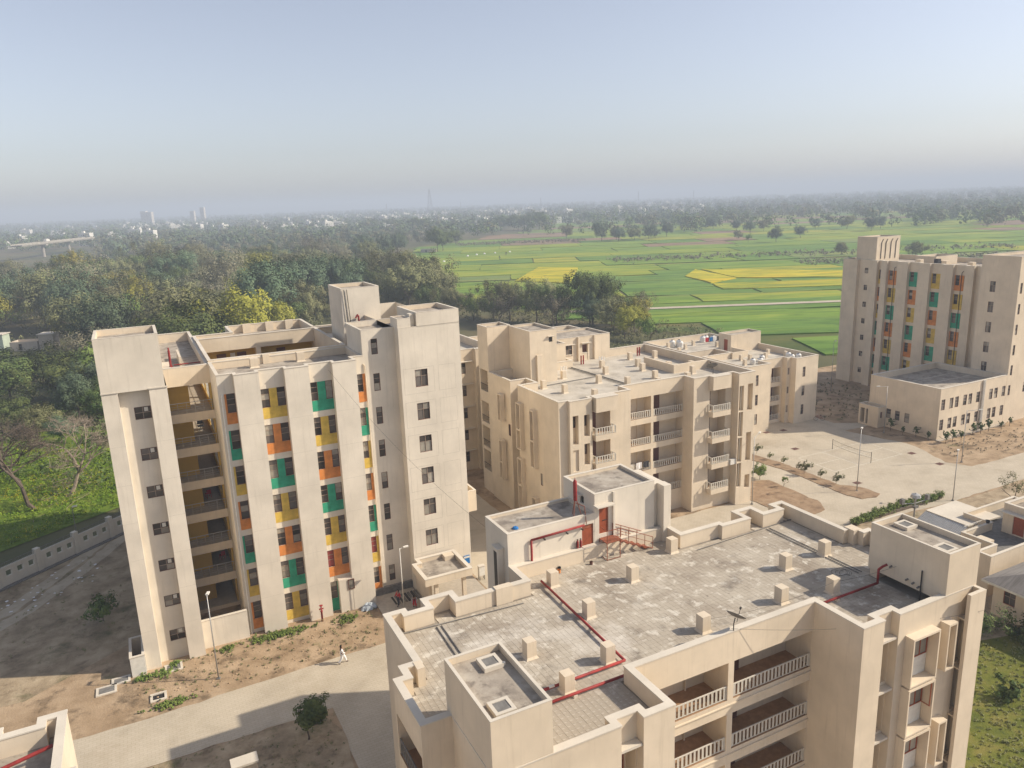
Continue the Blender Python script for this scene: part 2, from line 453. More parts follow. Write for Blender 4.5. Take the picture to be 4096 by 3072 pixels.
def balustrade(b, p0, d, s0, s1, z, h=0.85, k=0.0, step=0.29, name='balcony_railing', single=True, bw=0.13, mat='rail_white'):
    """white railing: bottom and top rail with paired-bar balusters as sub-parts"""
    L = s1 - s0
    mb = MB()
    mb.box(0, L, 0.0, 0.06, h - 0.06, h); mb.box(0, L, 0.01, 0.05, 0.06, 0.1)
    mb.box(0, 0.05, 0, 0.06, 0, h - 0.06); mb.box(L - 0.05, L, 0, 0.06, 0, h - 0.06)
    def bal():
        m = MB(); m.box(0, 0.03, 0.015, 0.045, 0.1, h - 0.06); m.box(bw - 0.03, bw, 0.015, 0.045, 0.1, h - 0.06)
        m.box(0.03, bw - 0.03, 0.02, 0.04, 0.1, h - 0.06)
        return m
    n = max(2, int(L / step)); st = L / n
    if not single:
        for i in range(n):
            x = st * (i + 0.5) - bw / 2; mb.box(x, x + bw, 0.015, 0.045, 0.1, h - 0.06)
    r = place(mb.build(name, MAT[mat], b), p0, d, s0, z, k)
    if single:
        me = cached(('baluster', h, bw, mat), lambda: bal().mesh('baluster', MAT[mat]))
        for i in range(n): inst('baluster', me, r, (st * (i + 0.5) - bw / 2, 0, 0))
    return r
def boxpart(b, name, mat, *bx):
    """one object per box; accepts 6 numbers, several 6-tuples or one list of them"""
    if not isinstance(bx[0], (list, tuple)): qs = [bx]
    elif isinstance(bx[0], list): qs = bx[0]
    else: qs = bx
    o = None
    for q in qs:
        x0, x1, y0, y1, z0, z1 = q
        key = ('bp', mat, round(x1 - x0, 3), round(y1 - y0, 3), round(z1 - z0, 3))
        me = cached(key, lambda: MB().box(0, x1 - x0, 0, y1 - y0, 0, z1 - z0).mesh(name, MAT[mat]))
        o = inst(name, me, b, (x0, y0, z0))
    return o
def lowbox(b, x0, x1, y0, y1, z0, z1, rim=0.2, th=0.16, name='roof_tank', mat='plaster', roofmat='roof'):
    """plain masonry block with a small upstand round its roof"""
    p = [(x0, y0), (x1, y0), (x1, y1), (x0, y1)]
    walls(b, p, z0, z1, mat=mat, name=name)
    parapet(b, p, z1, z1 - rim, th=th, roof=roofmat, cop=0.03, over=0.01, roofname=name + '_roof')

def colour_bay(b, p0, d, s0, s1, k, zb, colour, wins, strip=None, dep=0.12, ptop=2.63, sill_h=0.97):
    """one storey of a painted window bay on the recessed wall (k = depth behind p0..d line)"""
    mb = MB(); t = 0.03
    mb.box(s0, s1, -t, 0, 0, sill_h)
    xs = [s0] + [v for w in wins for v in w] + [s1]
    for a, c in zip(xs[0::2], xs[1::2]):
        if c - a > 0.03: mb.box(a, c, -t, 0, sill_h, ptop)
    o = mb.build('painted_panel', MAT[colour], b)
    place(o, p0, d, 0, zb, k)
    return o
# ------------------------------------------------------------------ ground, roads, beds, fields
RH = np.array([0.8962, -0.4437]); FH = np.array([0.4437, 0.8962])
def uv(u, v): return (float(u * RH[0] + v * FH[0]), float(u * RH[1] + v * FH[1]))
def sheet(name, poly, z, mat, kind='structure'):
    o = MB().poly([(x, y, z) for x, y in poly]).build(name, mat)
    return tag(o, kind=kind)
m_land = layered('land', [(0.045, 0.06, 0.02), (0.11, 0.105, 0.045), (0.18, 0.13, 0.075)], scale=0.012, detail=10, bump=0.0)
m_soil = layered('dusty_soil', [(0.24, 0.165, 0.095), (0.37, 0.265, 0.165), (0.47, 0.35, 0.23)], scale=0.35, detail=11, bump=0.5, bscale=6,
                 second=[((0.10, 0.07, 0.04), 0.5, 0.52, 0.66, 0.75), ((0.46, 0.35, 0.23), 0.22, 0.58, 0.7, 0.6), ((0.08, 0.10, 0.025), 0.3, 0.60, 0.70, 0.6)])
m_soil2 = layered('litter_soil', [(0.20, 0.15, 0.095), (0.35, 0.27, 0.175), (0.47, 0.375, 0.255)], scale=0.5, detail=11, bump=0.5, bscale=6,
                  second=[((0.08, 0.085, 0.03), 0.35, 0.54, 0.68, 0.7), ((0.11, 0.075, 0.045), 1.1, 0.55, 0.68, 0.6)])
m_bed = layered('bed_soil', [(0.20, 0.13, 0.08), (0.30, 0.205, 0.125), (0.37, 0.27, 0.175)], scale=0.8, detail=10, bump=0.4, bscale=8, second=[((0.12, 0.08, 0.045), 1.2, 0.55, 0.7, 0.7)])
m_lawn = layered('lawn', [(0.05, 0.075, 0.012), (0.13, 0.14, 0.02), (0.20, 0.17, 0.045)], scale=0.5, detail=10, bump=0.6, bscale=9, second=[((0.03, 0.04, 0.012), 0.9, 0.58, 0.7, 0.7)])
def paving():
    m = layered('concrete_paving', [(0.42, 0.36, 0.275), (0.50, 0.435, 0.335), (0.55, 0.48, 0.375)], scale=0.25, detail=9, bump=0.08, bscale=30, second=[((0.30, 0.23, 0.15), 0.12, 0.55, 0.75, 0.45)])
    nt = m.node_tree; b = nt.nodes['Principled BSDF']
    lk = b.inputs['Base Color'].links[0]; src = lk.from_socket
    tc = node(nt, 'ShaderNodeTexCoord'); br = node(nt, 'ShaderNodeTexBrick'); set_in(br, Scale=1.0); br.inputs['Mortar Size'].default_value = 0.012; br.inputs['Brick Width'].default_value = 0.5; br.inputs['Row Height'].default_value = 0.25
    br.inputs['Color1'].default_value = (1, 1, 1, 1); br.inputs['Color2'].default_value = (0.93, 0.92, 0.9, 1); br.inputs['Mortar'].default_value = (0.72, 0.68, 0.62, 1)
    nt.links.new(tc.outputs['Object'], br.inputs['Vector'])
    mx = node(nt, 'ShaderNodeMix', data_type='RGBA', blend_type='MULTIPLY'); mx.inputs[0].default_value = 0.8
    nt.links.new(src, mx.inputs['A']); nt.links.new(br.outputs[0], mx.inputs['B']); nt.links.new(mx.outputs['Result'], b.inputs['Base Color'])
    return m
m_pave = paving()
GR = 11000
sheet('ground', [(-GR, -GR), (GR, -GR), (GR, GR), (-GR, GR)], -0.05, m_land)
sheet('compound_ground', [(-60, -10), (150, -10), (150, 112), (36, 112), (12, 104), (-4, 97.8), (-34, 73), (-60, 55)], 0.0, m_soil)
sheet('shaded_yard_ground', [(-34, 66), (-12, 64.5), (-3.5, 70), (-3.5, 97.2), (-34, 72.4)], 0.006, m_soil2)
def ragged0(poly):
    out = []
    for i in range(len(poly)):
        p, q = np.array(poly[i]), np.array(poly[(i + 1) % len(poly)])
        n = max(1, int(np.linalg.norm(q - p) / 0.9))
        for k in range(n): out.append(tuple(p + (q - p) * k / n + RNG.normal(0, 0.1, 2)))
    return out
tr = [(-33, 68.5), (-22, 73.5), (-14, 81.5), (-8.5, 90.5), (-5.0, 97.0)]
for off in (-0.95, 0.95):
    L_ = []; R2 = []
    for i, p in enumerate(tr):
        a_ = np.array(tr[max(i - 1, 0)]); b_ = np.array(tr[min(i + 1, len(tr) - 1)]); d_ = (b_ - a_) / np.linalg.norm(b_ - a_); n_ = np.array([-d_[1], d_[0]])
        L_.append(tuple(np.array(p) + n_ * (off + 0.75))); R2.append(tuple(np.array(p) + n_ * (off - 0.75)))
    sheet('wheel_track', ragged0(L_ + R2[::-1]), 0.012 + 0.002 * off, layered('track_dust', [(0.36, 0.29, 0.20), (0.46, 0.385, 0.28), (0.50, 0.43, 0.32)], scale=0.5, bump=0.2, bscale=8, second=[((0.20, 0.15, 0.09), 0.7, 0.55, 0.7, 0.6)]))
pave = [(-60, 51.55), (9.3, 51.55), (9.3, 18), (43.6, 18), (43.6, 50), (66, 54.2), (84, 52.6), (150, 52.6), (150, 58.45), (102.9, 58.5), (97.8, 58.8), (96.4, 61.6), (98.5, 66.2), (99.3, 69.7), (98.3, 72.8), (97.1, 78.7), (102.3, 78.6), (102.3, 80.4), (99.0, 82.5), (99.5, 92), (81, 92), (66, 92), (66, 66), (36.5, 66), (36.5, 93.5), (27.2, 93.5), (27.2, 60.3), (15.3, 58.0), (9.3, 57.9), (1.6, 57.6), (-3.3, 57.25), (-8.4, 57.35), (-20, 57.1), (-60, 56.8)]
# ragged edge where soil meets the road
def ragged(poly, amp, step):
    out = []
    for i in range(len(poly)):
        p, q = np.array(poly[i]), np.array(poly[(i + 1) % len(poly)])
        n = max(1, int(np.linalg.norm(q - p) / step))
        for k in range(n):
            w = p + (q - p) * k / n
            out.append(tuple(w + RNG.normal(0, amp, 2)) if k else tuple(w))
    return out
sheet('road', ragged(pave, 0.07, 1.2), 0.012, m_pave)
bed1 = [(66, 80.5), (75.2, 75.9), (75.95, 71.5), (75.8, 66), (75.6, 61.3), (76.2, 58.6), (78.1, 58.1), (79.4, 58.6), (79.2, 61.4), (77.7, 63.2), (77.8, 67.7), (77.85, 73.4), (77.1, 77.9), (66, 83)]
bed2 = [(64.7, 57.0), (67.7, 58.4), (69.9, 58.7), (71.4, 61.1), (71.4, 65.7), (71.45, 69.2), (69.4, 70.0), (64.7, 72.0)]
bed3 = [(-8, 18), (9.0, 18), (9.05, 44.7), (9.35, 48.5), (8.6, 50.6), (6.7, 51.45), (-3.0, 51.45), (-8, 51.3)]
for p in (bed1, bed2): 
    o = MB().prism(ragged(p, 0.1, 0.8), 0.0, 0.07).build('planting_bed', m_bed); tag(o, kind='structure')
o = MB().prism(ragged(bed3, 0.06, 0.8), 0.0, 0.06).build('planting_bed', m_soil2); tag(o, kind='structure')
sheet('lawn', [(44.0, 18), (62.0, 18), (62.5, 32.3), (44.0, 37.0)], 0.02, m_lawn)
sheet('garden_ground', [(43.8, 18), (95, 18), (95, 52.2), (84, 52.4), (66, 53.9), (43.8, 49.6)], 0.008, m_soil2)
sheet('path', [uv(20, 248.2), uv(20, 252.2), uv(400, 258), uv(400, 253)], 0.62, m_pave)
# painted badminton court
mb = MB(); cz = 0.018
def line(x0, y0, x1, y1, w=0.05):
    dx, dy = x1 - x0, y1 - y0; l = math.hypot(dx, dy); nx, ny = -dy / l * w, dx / l * w
    return [(x0 - nx, y0 - ny, cz), (x1 - nx, y1 - ny, cz), (x1 + nx, y1 + ny, cz), (x0 + nx, y0 + ny, cz)]
m_line = plain('court_paint', (0.62, 0.58, 0.48), 0.8, var=0.2)
for q in ((81.4, 73.4, 94.8, 73.4), (81.2, 66.9, 94.6, 66.9), (81.3, 73.4, 81.2, 66.9), (94.8, 73.4, 94.6, 66.9), (86.0, 73.4, 85.9, 66.9), (90.0, 73.4, 89.9, 66.9), (81.3, 70.1, 86, 70.1), (90, 70.1, 94.7, 70.1)):
    tag(MB().poly(line(*q)).build('court_line', m_line), kind='structure')
# farmland: plots of wheat and mustard, each a raised crop
def crop_mat(name, a, b, c, sc=0.14):
    return layered(name, [a, b, c], scale=sc, detail=14, bump=1.0, bscale=1.0, rough=1.0, dist=0.8, stretch=(4.5, 1, 1), rot=R_(-26.3), stops=[0.36, 0.5, 0.64],
                   second=[((a[0] * .5, a[1] * .55, a[2]), 0.45, 0.56, 0.68, 0.75), ((b[0] * 1.7, b[1] * 1.2, b[2]), 0.09, 0.52, 0.62, 0.6), ((b[0] * 1.2, b[1] * .8, b[2] * 2), 0.03, 0.56, 0.66, 0.5)])
CROPS = [crop_mat('wheat_a', (0.091, 0.165, 0.017), (0.152, 0.250, 0.027), (0.226, 0.311, 0.043)),
         crop_mat('wheat_b', (0.073, 0.146, 0.022), (0.116, 0.213, 0.030), (0.171, 0.262, 0.043)),
         crop_mat('wheat_c', (0.134, 0.201, 0.020), (0.213, 0.287, 0.027), (0.305, 0.336, 0.037)),
         crop_mat('wheat_d', (0.171, 0.213, 0.020), (0.268, 0.299, 0.027), (0.378, 0.354, 0.037)),
         crop_mat('wheat_e', (0.110, 0.171, 0.043), (0.165, 0.226, 0.055), (0.232, 0.262, 0.079))]
m_must = crop_mat('mustard_flower', (0.20, 0.23, 0.015), (0.42, 0.38, 0.015), (0.58, 0.48, 0.025), 0.16)
m_fallow = crop_mat('fallow', (0.16, 0.12, 0.07), (0.23, 0.165, 0.10), (0.29, 0.21, 0.13), 0.06)
UM_V = [150, 223, 260, 312, 458, 565, 677, 771, 1002, 1300]
UM_U = [95, 38, 5, -32, -62, -84, -79, -43, 47, 60]
def umin(v): return float(np.interp(v, UM_V, UM_U))
sheet('farmland', [uv(umin(v) - 6, v) for v in range(150, 1300, 30)] + [uv(1100, 1290), uv(420, 150)], 0.03, crop_mat('field_margin', (0.06, 0.09, 0.02), (0.10, 0.12, 0.03), (0.17, 0.14, 0.06), 0.05))
def plot(pts, mat, h, name='crop_field'):
    q = [uv(*p) for p in pts]
    P = []
    for i in range(len(q)):
        a, b = np.array(q[i]), np.array(q[(i + 1) % len(q)])
        n = max(2, int(np.linalg.norm(b - a) / 9))
        for k in range(n): P.append(tuple(a + (b - a) * k / n + (RNG.normal(0, 0.35, 2) if k else 0)))
    ar = sum(P[i - 1][0] * P[i][1] - P[i][0] * P[i - 1][1] for i in range(len(P)))
    if ar < 0: P.reverse()
    return tag(MB().prism(P, 0.0, h).build(name, mat), kind='structure')
v = 152.0; row = 0
while v < 1150:
    dv = 14 + v * 0.038 + RNG.uniform(-4, 8)
    u = umin(v + dv / 2) + RNG.uniform(0, 8)
    while u < v * 0.80 + 30:
        du = RNG.uniform(20, 62) * (0.7 + v / 700)
        if v < 245: du = RNG.uniform(60, 130)
        if not (244 < v + dv and v < 259 and False):
            w = RNG.random()
            far = v > 560
            mat = CROPS[int(RNG.choice([0, 1, 2, 3, 4], p=[.32, .22, .30, .06, .10]))]
            if v < 235: mat = CROPS[int(RNG.choice([0, 1], p=[.5, .5]))]
            elif far and w < 0.16: mat = m_fallow
            elif w < 0.0: mat = m_must
            sk = RNG.normal(0, 3, 4)
            plot([(u, v + sk[0]), (u + du - 0.7, v + sk[1]), (u + du - 0.7, v + dv - 0.6 + sk[1] * 0.8), (u, v + dv - 0.6 + sk[0] * 0.8)], mat, 0.35 + 0.12 * RNG.random())
        u += du
    v += dv; row += 1
for p in ([(3, 355), (27, 336), (38, 414), (17, 424)], [(81, 348), (85, 318), (100, 333), (93, 378)], [(101, 335), (152, 318), (158, 346), (96, 378)]):
    plot(p, m_must, 0.8)
m_must2 = crop_mat('mustard_mixed', (0.15, 0.21, 0.02), (0.26, 0.29, 0.02), (0.50, 0.43, 0.025), 0.12)
for p in ([(85, 316), (84, 296), (150, 292), (153, 315)],): plot(p, m_must2, 0.7)
plot([(-30, 760), (60, 770), (70, 860), (-20, 850)], m_fallow, 0.75)
# kitchen field of mustard behind the boundary wall
sheet('mustard_ground', [(-40, 84), (-2, 108), (4, 150), (-60, 160)], 0.05, layered('leafy_ground', [(0.06, 0.10, 0.012), (0.12, 0.18, 0.02), (0.20, 0.22, 0.03)], scale=0.6, detail=9, bump=0.8, bscale=4))
# ------------------------------------------------------------------ the tall hostel tower on the left
T = empty('apartment_tower', (12, 75, 0))
T.location = (0, 0, 0)
tag(T, 'tall cream tower with orange, green and yellow window bays, on the left', 'building')
TF = [0.36 + 3.2 * k for k in range(7)]
XP, YB, YP, YS, YR = 0, 65.6, 64.9, 66.4, 65.2
ZT, ZRF = 23.9, 23.2
CB = {'o': 'orange', 'g': 'green', 'y': 'yellow'}
polyT = [(-3.2, 64.1), (-2.07, 64.1), (-2.07, 64.85), (0.12, 64.85), (0.12, 64.1), (1.42, 64.1), (1.42, 71.6)]
# left stair core
holes = {2: [dict(s0=0.94, s1=2.14, z0=z - 1.02, z1=z, d=0.14) for z in (22.28, 18.85, 15.65, 12.4, 9.15, 5.9, 2.7)]}
core = polyT + [(1.42, 93.4), (-3.2, 93.4)]
walls(T, core, 0, 23.75, holes, 'plaster_t')
for h in holes[2]:
    window(T, (-2.07, 64.85), (1, 0), h['s0'], h['s1'], h['z0'], h['z1'], 0.14, 'wide')
    boxpart(T, 'ventilator_card', 'white', (-0.42, -0.14, 64.90, 64.93, h['z1'] - 0.42, h['z1'] - 0.09))
parapet(T, [(-3.2, 69.3), (1.3, 69.3), (1.3, 71.6), (5.2, 71.6), (5.2, 93.4), (-3.2, 93.4)], 23.75, 22.8)
# stair-core tank block
lowbox(T, -3.2, 1.3, 64.07, 69.25, 23.75, 28.02, rim=0.45, th=0.2, mat='plaster_t')
boxpart(T, 'coping', 'coping', (-3.24, -2.03, 64.03, 64.2, 23.75, 23.84), (0.08, 1.46, 64.03, 64.2, 23.75, 23.84))
# low ground wall before the corridor well
walls(T, [(1.42, 65.05), (5.2, 65.05), (5.2, 65.3), (1.42, 65.3)], 0, 2.6, None, 'plaster_t')
boxpart(T, 'coping', 'coping', (1.42, 5.2, 65.02, 65.33, 2.6, 2.66))
# open corridors
for i, f in enumerate(TF):
    boxpart(T, 'corridor_slab', 'floor', (1.43, 5.18, 71.62, 92.8, f - 0.22, f))
    boxpart(T, 'fascia', 'plaster', (1.43, 5.2, 71.58, 71.72, (f - 0.8) if i else 0.0, f - 0.004))
    boxpart(T, 'corridor_wall', 'yellow_wall', [(1.43, 3.35, 73.4, 73.55, f, f + 2.9), (3.2, 3.35, 73.55, 92.8, f, f + 2.9), (3.35, 5.0, 92.6, 92.8, f, f + 2.9)])
    # court side: dwarf wall, columns, grille
    mb = MB(); mb.box(5.02, 5.2, 71.72, 93.2, f, f + 0.55)
    for y in (71.74, 76.9, 82.4, 88.0): mb.box(5.021, 5.199, y, y + 0.5, f + 0.55, f + 2.98)
    mb.box(5.022, 5.198, 71.73, 93.2, f + 2.35, f + 2.98)
    mb.build('corridor_side_wall', MAT['yellow_wall'], T)
    if i >= 4:
        mb = MB()
        for y in np.arange(72.3, 88.0, 0.42): mb.box(5.09, 5.12, y, y + 0.03, f + 0.55, f + 2.35)
        for z in (0.95, 1.4, 1.85): mb.box(5.088, 5.122, 72.2, 88, f + z, f + z + 0.03)
        mb.build('grille', MAT['white'], T)
    if i:
        mb = MB()
        for x in np.linspace(1.5, 5.1, 6): mb.tube((x, 71.66, f), (x, 71.66, f + 0.98), 0.022, n=6)
        for z in (0.3, 0.5, 0.7): mb.tube((1.43, 71.66, f + z), (5.15, 71.66, f + z), 0.013, n=6)
        mb.tube((1.43, 71.66, f + 0.98), (5.15, 71.66, f + 0.98), 0.03, n=6)
        mb.build('corridor_railing', MAT['steel'], T)
boxpart(T, 'fascia', 'plaster', (1.43, 5.2, 71.58, 71.72, 22.1, 23.75))
# main block with pilasters and recessed bays
polyM = [(5.2, 71.6), (5.2, YB), (6.5, YB), (6.5, YP), (8.5, YP), (8.5, YB), (10.6, YB), (10.6, YP), (12.65, YP), (12.65, YB), (14.7, YB), (14.7, YP), (16.8, YP), (16.8, YS), (20.95, YS)]
BAY = {1: ('ogyogyo', [(0.6, 1.3)], 0.45), 5: ('yogyogy', [(0.0, 0.77), (1.4, 2.1)], 0.0), 9: ('gyogyog', [(0.0, 0.73), (1.42, 2.05)], 0.0), 13: ('ogyogyo', [(0.0, 0.9)], 0.0)}
hl = {}
for e, (pat, ws, s_start) in BAY.items():
    hl[e] = [dict(s0=a, s1=c, z0=f + 0.97, z1=f + 2.63, d=0.13) for f in TF for a, c in ws]
hl[13] += [dict(s0=1.9, s1=2.5, z0=z, z1=z + 1.64, d=0.13) for z in [f + 0.85 for f in TF]]
walls(T, polyM, 0, ZT - 0.07, hl, 'plaster_t', closed=False)
for e, (pat, ws, s_start) in BAY.items():
    p, q = polyM[e], polyM[e + 1]
    L = q[0] - p[0] if e != 13 else 1.12
    for f, c in zip(reversed(TF), pat):
        if e == 9 and f == TF[0]:
            colour_bay(T, p, (1, 0), 0.0, 0.8, 0, f - 0.3, CB[c], [(0.0, 0.73)], sill_h=1.27, ptop=2.93)
            window(T, p, (1, 0), 0.0, 0.73, f + 0.97, f + 2.63, 0.13)
            continue
        colour_bay(T, p, (1, 0), s_start, L, 0, f, CB[c], ws)
        for a, b2 in ws:
            pn = None
            u = random.random()
            window(T, p, (1, 0), a, b2, f + 0.97, f + 2.63, 0.13, 'v3', pane='curtain_red' if u < 0.03 else None)
for z in [f + 0.85 for f in TF]: window(T, (16.8, YS), (1, 0), 1.9, 2.5, z, z + 1.64, 0.13, 'v3')
window(T, (16.8, YS), (1, 0), 1.9, 2.5, 23.84, 25.28, 0.13, 'v3')
# copings of the front, low parapet and the front roof strip
front = [(5.2, YB), (6.5, YB), (6.5, YP), (8.5, YP), (8.5, YB), (10.6, YB), (10.6, YP), (12.65, YP), (12.65, YB), (14.7, YB), (14.7, YP), (16.8, YP), (16.8, YS), (17.85, YS), (17.85, 71.9), (5.2, 71.9)]
parapet(T, front, ZT - 0.07, ZRF, th=0.22)
# court: inner walls and their parapets
ring = [(5.2, 71.9), (17.85, 71.9), (17.85, 86.2), (5.2, 86.2)]
mb = MB()
cx0, cx1, cy0, cy1 = 5.45, 17.5, 72.2, 84.8
for (a, c) in (((5.21, 71.91), (17.84, 71.91)),): mb.poly([(a[0], a[1], ZRF), (c[0], c[1], ZRF), (c[0], c[1], 24.0), (a[0], a[1], 24.0)])
mb.poly([(cx1, cy0, 0), (cx1, cy1, 0), (cx1, cy1, 24), (cx1, cy0, 24)])
mb.poly([(cx0, cy0, 0), (cx1, cy0, 0), (cx1, cy0, 24), (cx0, cy0, 24)])
mb.build('court_wall', MAT['plaster'], T)
walls(T, [(cx0, cy1), (cx1, cy1)], 0, 24.0, {0: [dict(s0=a, s1=c, z0=f + 0.9, z1=f + 3.0, d=1.5, back=1, floor=2) for f in TF for a, c in ((0.5, 5.7), (6.2, 12.0))]}, 'plaster', 'court_wall', False, ('yellow_wall', 'floor'))
coping(T, [(cx0, cy0), (cx0, cy1), (cx1, cy1), (cx1, cy0)], 24.0, 0.24)
for x in (7.2, 9.3, 13.5): boxpart(T, 'corridor_door', 'door_brown', (x, x + 0.95, 86.2, 86.26, 19.6, 22.0))
boxpart(T, 'notice_board', 'white', (8.6, 9.1, 86.2, 86.25, 20.9, 22.0))
# rear roof strip with parapet piers
rear = [(5.2, 85.1), (21.2, 85.1), (21.2, 86.6), (17.9, 86.6), (17.9, 93.6), (9.1, 93.6), (9.1, 88.5), (5.2, 88.5)]
walls(T, rear[1:] + rear[:1], 0, 23.9, None, 'plaster_t', closed=False); parapet(T, rear, 23.9, 23.0)
for x, y in ((11.0, 92.9), (13.6, 92.9), (15.9, 92.9)): boxpart(T, 'roof_pier', 'plaster', (x, x + 0.9, y, y + 0.45, 23.0, 24.05))
for x, y in ((8.6, 70.2), (12.8, 70.5)): pier(T, x, y, ZRF, 0.7, 0.7, 0.85)
boxpart(T, 'buttress', 'plaster', (9.9, 10.5, 71.55, 71.9, ZRF, 24.05))
# stair head, right block and its upper part
right = [(17.85, YS), (20.95, YS), (20.95, YR), (26.95, YR), (26.95, 72), (17.85, 72)]
hr = {2: [dict(s0=1.35, s1=2.58, z0=f + 0.93, z1=f + 2.58, d=0.14) for f in TF[1:]]}
mb = MB()
walls(T, [(20.95, YS), (20.95, YR), (26.95, YR), (26.95, 84), (20.95, 84)], 0, 26.15, {1: hr[2]}, 'plaster_t')
walls(T, [(17.85, YS), (20.95, YS), (20.95, 71.6), (17.85, 71.6)], 23.83, 26.15, {0: [dict(s0=0.85, s1=1.45, z0=23.84, z1=25.28, d=0.13)]}, 'plaster_t')
for i, f in enumerate(TF[1:]): window(T, (20.95, YR), (1, 0), 1.35, 2.58, f + 0.93, f + 2.58, 0.14, 'sq')
parapet(T, right, 26.15, 25.7, th=0.2, cop=0.03, over=0.01)
lowbox(T, 22.75, 26.96, 65.19, 70.6, 26.1, 27.42, rim=0.4, th=0.2, mat='plaster_t')
lowbox(T, 20.95, 22.2, 65.25, 67.3, 26.18, 27.0, rim=0.05, th=0.1, mat='plaster_t')
boxpart(T, 'roof_pier', 'plaster_t', (22.25, 22.7, 65.6, 66.3, 26.18, 27.3))
lowbox(T, 18.75, 22.7, 76.0, 81.3, 23.0, 29.0, rim=0.35, th=0.2, mat='plaster_t')
boxpart(T, 'wall', 'plaster_t', (18.0, 24.0, 72.1, 86.0, 0, 23.2))
boxpart(T, 'wall', 'plaster_t', (24.0, 26.9, 84.05, 92.0, 0, 23.2))
# pipes and ladder rails of the tank
mb = MB()
for x in (19.2, 19.5): mb.tube((x, 75.9, 25.0), (x - 0.18, 75.9, 28.9), 0.035, n=6)
mb.build('service_pipe', MAT['dark'], T)
mb = MB().path([(20.3, 75.8, 25.2), (20.3, 75.8, 26.1), (20.1, 75.5, 26.3), (19.9, 75.5, 26.0)], 0.09, 8); mb.build('red_pipe', MAT['red'], T)
mb = MB().path([(2.2, 74.0, 22.8), (2.2, 74.0, 25.0)], 0.1, 8).tube((2.2, 74, 25), (2.2, 74, 25.25), 0.07, n=6)
for a in (0.2, 2.3, 4.4): mb.tube((2.2 + 0.4 * math.cos(a), 74 + 0.4 * math.sin(a), 22.8), (2.2, 74, 23.9), 0.03, n=5)
mb.build('red_vent_stack', MAT['red'], T)
MB().path([(2.6, 77.5, 23.0), (5.0, 77.5, 23.0)], 0.055).build('red_pipe', MAT['red'], T)
boxpart(T, 'roof_pier', 'plaster', [(1.35, 2.2, 72.4, 76.8, 22.8, 23.5), (2.8, 3.3, 72.2, 72.9, 22.8, 23.3), (3.1, 3.3, 77.5, 82.0, 22.8, 23.7)])
# drain pipes
MB().path([(5.42, 65.5, 0), (5.42, 65.5, 21.9), (5.55, 65.6, 22.2)], 0.06).build('drain_pipe', MAT['white'], T)
MB().path([(17.95, 66.3, 0.3), (17.95, 66.3, 22.9), (17.8, 66.38, 23.1)], 0.055).build('drain_pipe', MAT['plaster'], T)
boxpart(T, 'plinth', 'grey', (16.9, 20.9, 66.1, 66.4, 0.0, 0.75))
# ground-floor annex beside the green door bay
MB().prism([(13.45, 64.92), (14.72, 64.92), (14.72, 65.6), (13.45, 65.6)], 0, 3.3).build('annex', MAT['plaster_t'], T)
window(T, (14.0, 64.905), (1, 0), 0.28, 0.86, 2.2, 3.2, 0.02, 'one')
# shallow plaster grooves on the right block
mb = MB()
for f in TF[1:]:
    for x in (21.2, 24.15, 24.6, 26.3):
        mb.box(x, x + 0.02, 65.197, 65.205, f + 0.35, f + 2.75)
    for xa, xb in ((21.2, 24.15), (24.6, 26.3)):
        mb.box(xa, xb, 65.196, 65.204, f + 0.33, f + 0.35); mb.box(xa, xb, 65.195, 65.203, f + 2.75, f + 2.77)
tag(mb.build('groove', MAT['groove'], T), kind='stuff')
mb = MB()
for f in TF[1:]:
    for xa, xb, y in ((-3.2, -2.07, 64.1), (0.12, 1.42, 64.1), (6.5, 8.5, YP), (10.6, 12.65, YP), (14.7, 16.8, YP)):
        mb.box(xa + 0.01, xb - 0.01, y - 0.003, y + 0.01, f - 0.1, f - 0.088)
tag(mb.build('groove', MAT['groove'], T), kind='stuff')
# side bump, blue notice, entrance porch
lowbox(T, 26.955, 28.6, 67.0, 70.0, 6.2, 8.4, rim=0.5, th=0.18)
boxpart(T, 'notice_board', 'blue_pl', (26.1, 26.75, 65.14, 65.2, 1.55, 2.45))
boxpart(T, 'notice_strip', 'white', (26.12, 26.73, 65.12, 65.14, 2.18, 2.38))
porch = [(20.3, 60.4), (25.0, 60.4), (25.0, 64.9), (20.9, 64.9), (20.9, 64.0), (20.3, 64.0)]
walls(T, porch, 2.85, 3.55, None, 'plaster', 'porch_roof'); parapet(T, porch, 3.55, 3.15, th=0.3, cop=0.06)
MB().poly([(x, y, 2.85) for x, y in reversed(porch)]).build('porch_ceiling', MAT['plaster'], T)
boxpart(T, 'porch_roof_kerb', 'plaster', (23.6, 24.6, 63.8, 64.9, 3.15, 3.6))
for x, y in ((21.3, 60.7), (24.1, 60.7)): boxpart(T, 'porch_post', 'plaster', (x, x + 0.35, y, y + 0.35, 0, 2.85))
boxpart(T, 'porch_wall', 'plaster', (20.95, 21.2, 61.3, 65.15, 0.0, 2.85))
boxpart(T, 'entrance_platform', 'floor', (20.9, 26.8, 60.6, 65.15, 0.0, 0.3))
for k in range(8): boxpart(T, 'step_slab', 'grey' if k % 2 else 'dark', (18.3 + 0.33 * k, 18.5 + 0.33 * k, 63.6, 65.2, 0.02 + 0.004 * k, 0.1 + 0.02 * k))
boxpart(T, 'entrance_apron', 'floor', (16.7, 20.85, 61.6, 66.05, 0.0, 0.09))
walls(T, [(-4.3, 63.6), (-3.22, 63.6), (-3.22, 67.0), (-4.3, 67.0)], 0, 1.75, None, 'white', 'bin_enclosure'); parapet(T, [(-4.3, 63.6), (-3.22, 63.6), (-3.22, 67.0), (-4.3, 67.0)], 1.75, 0.1, th=0.15, roof='dark', roofname='bin_floor')
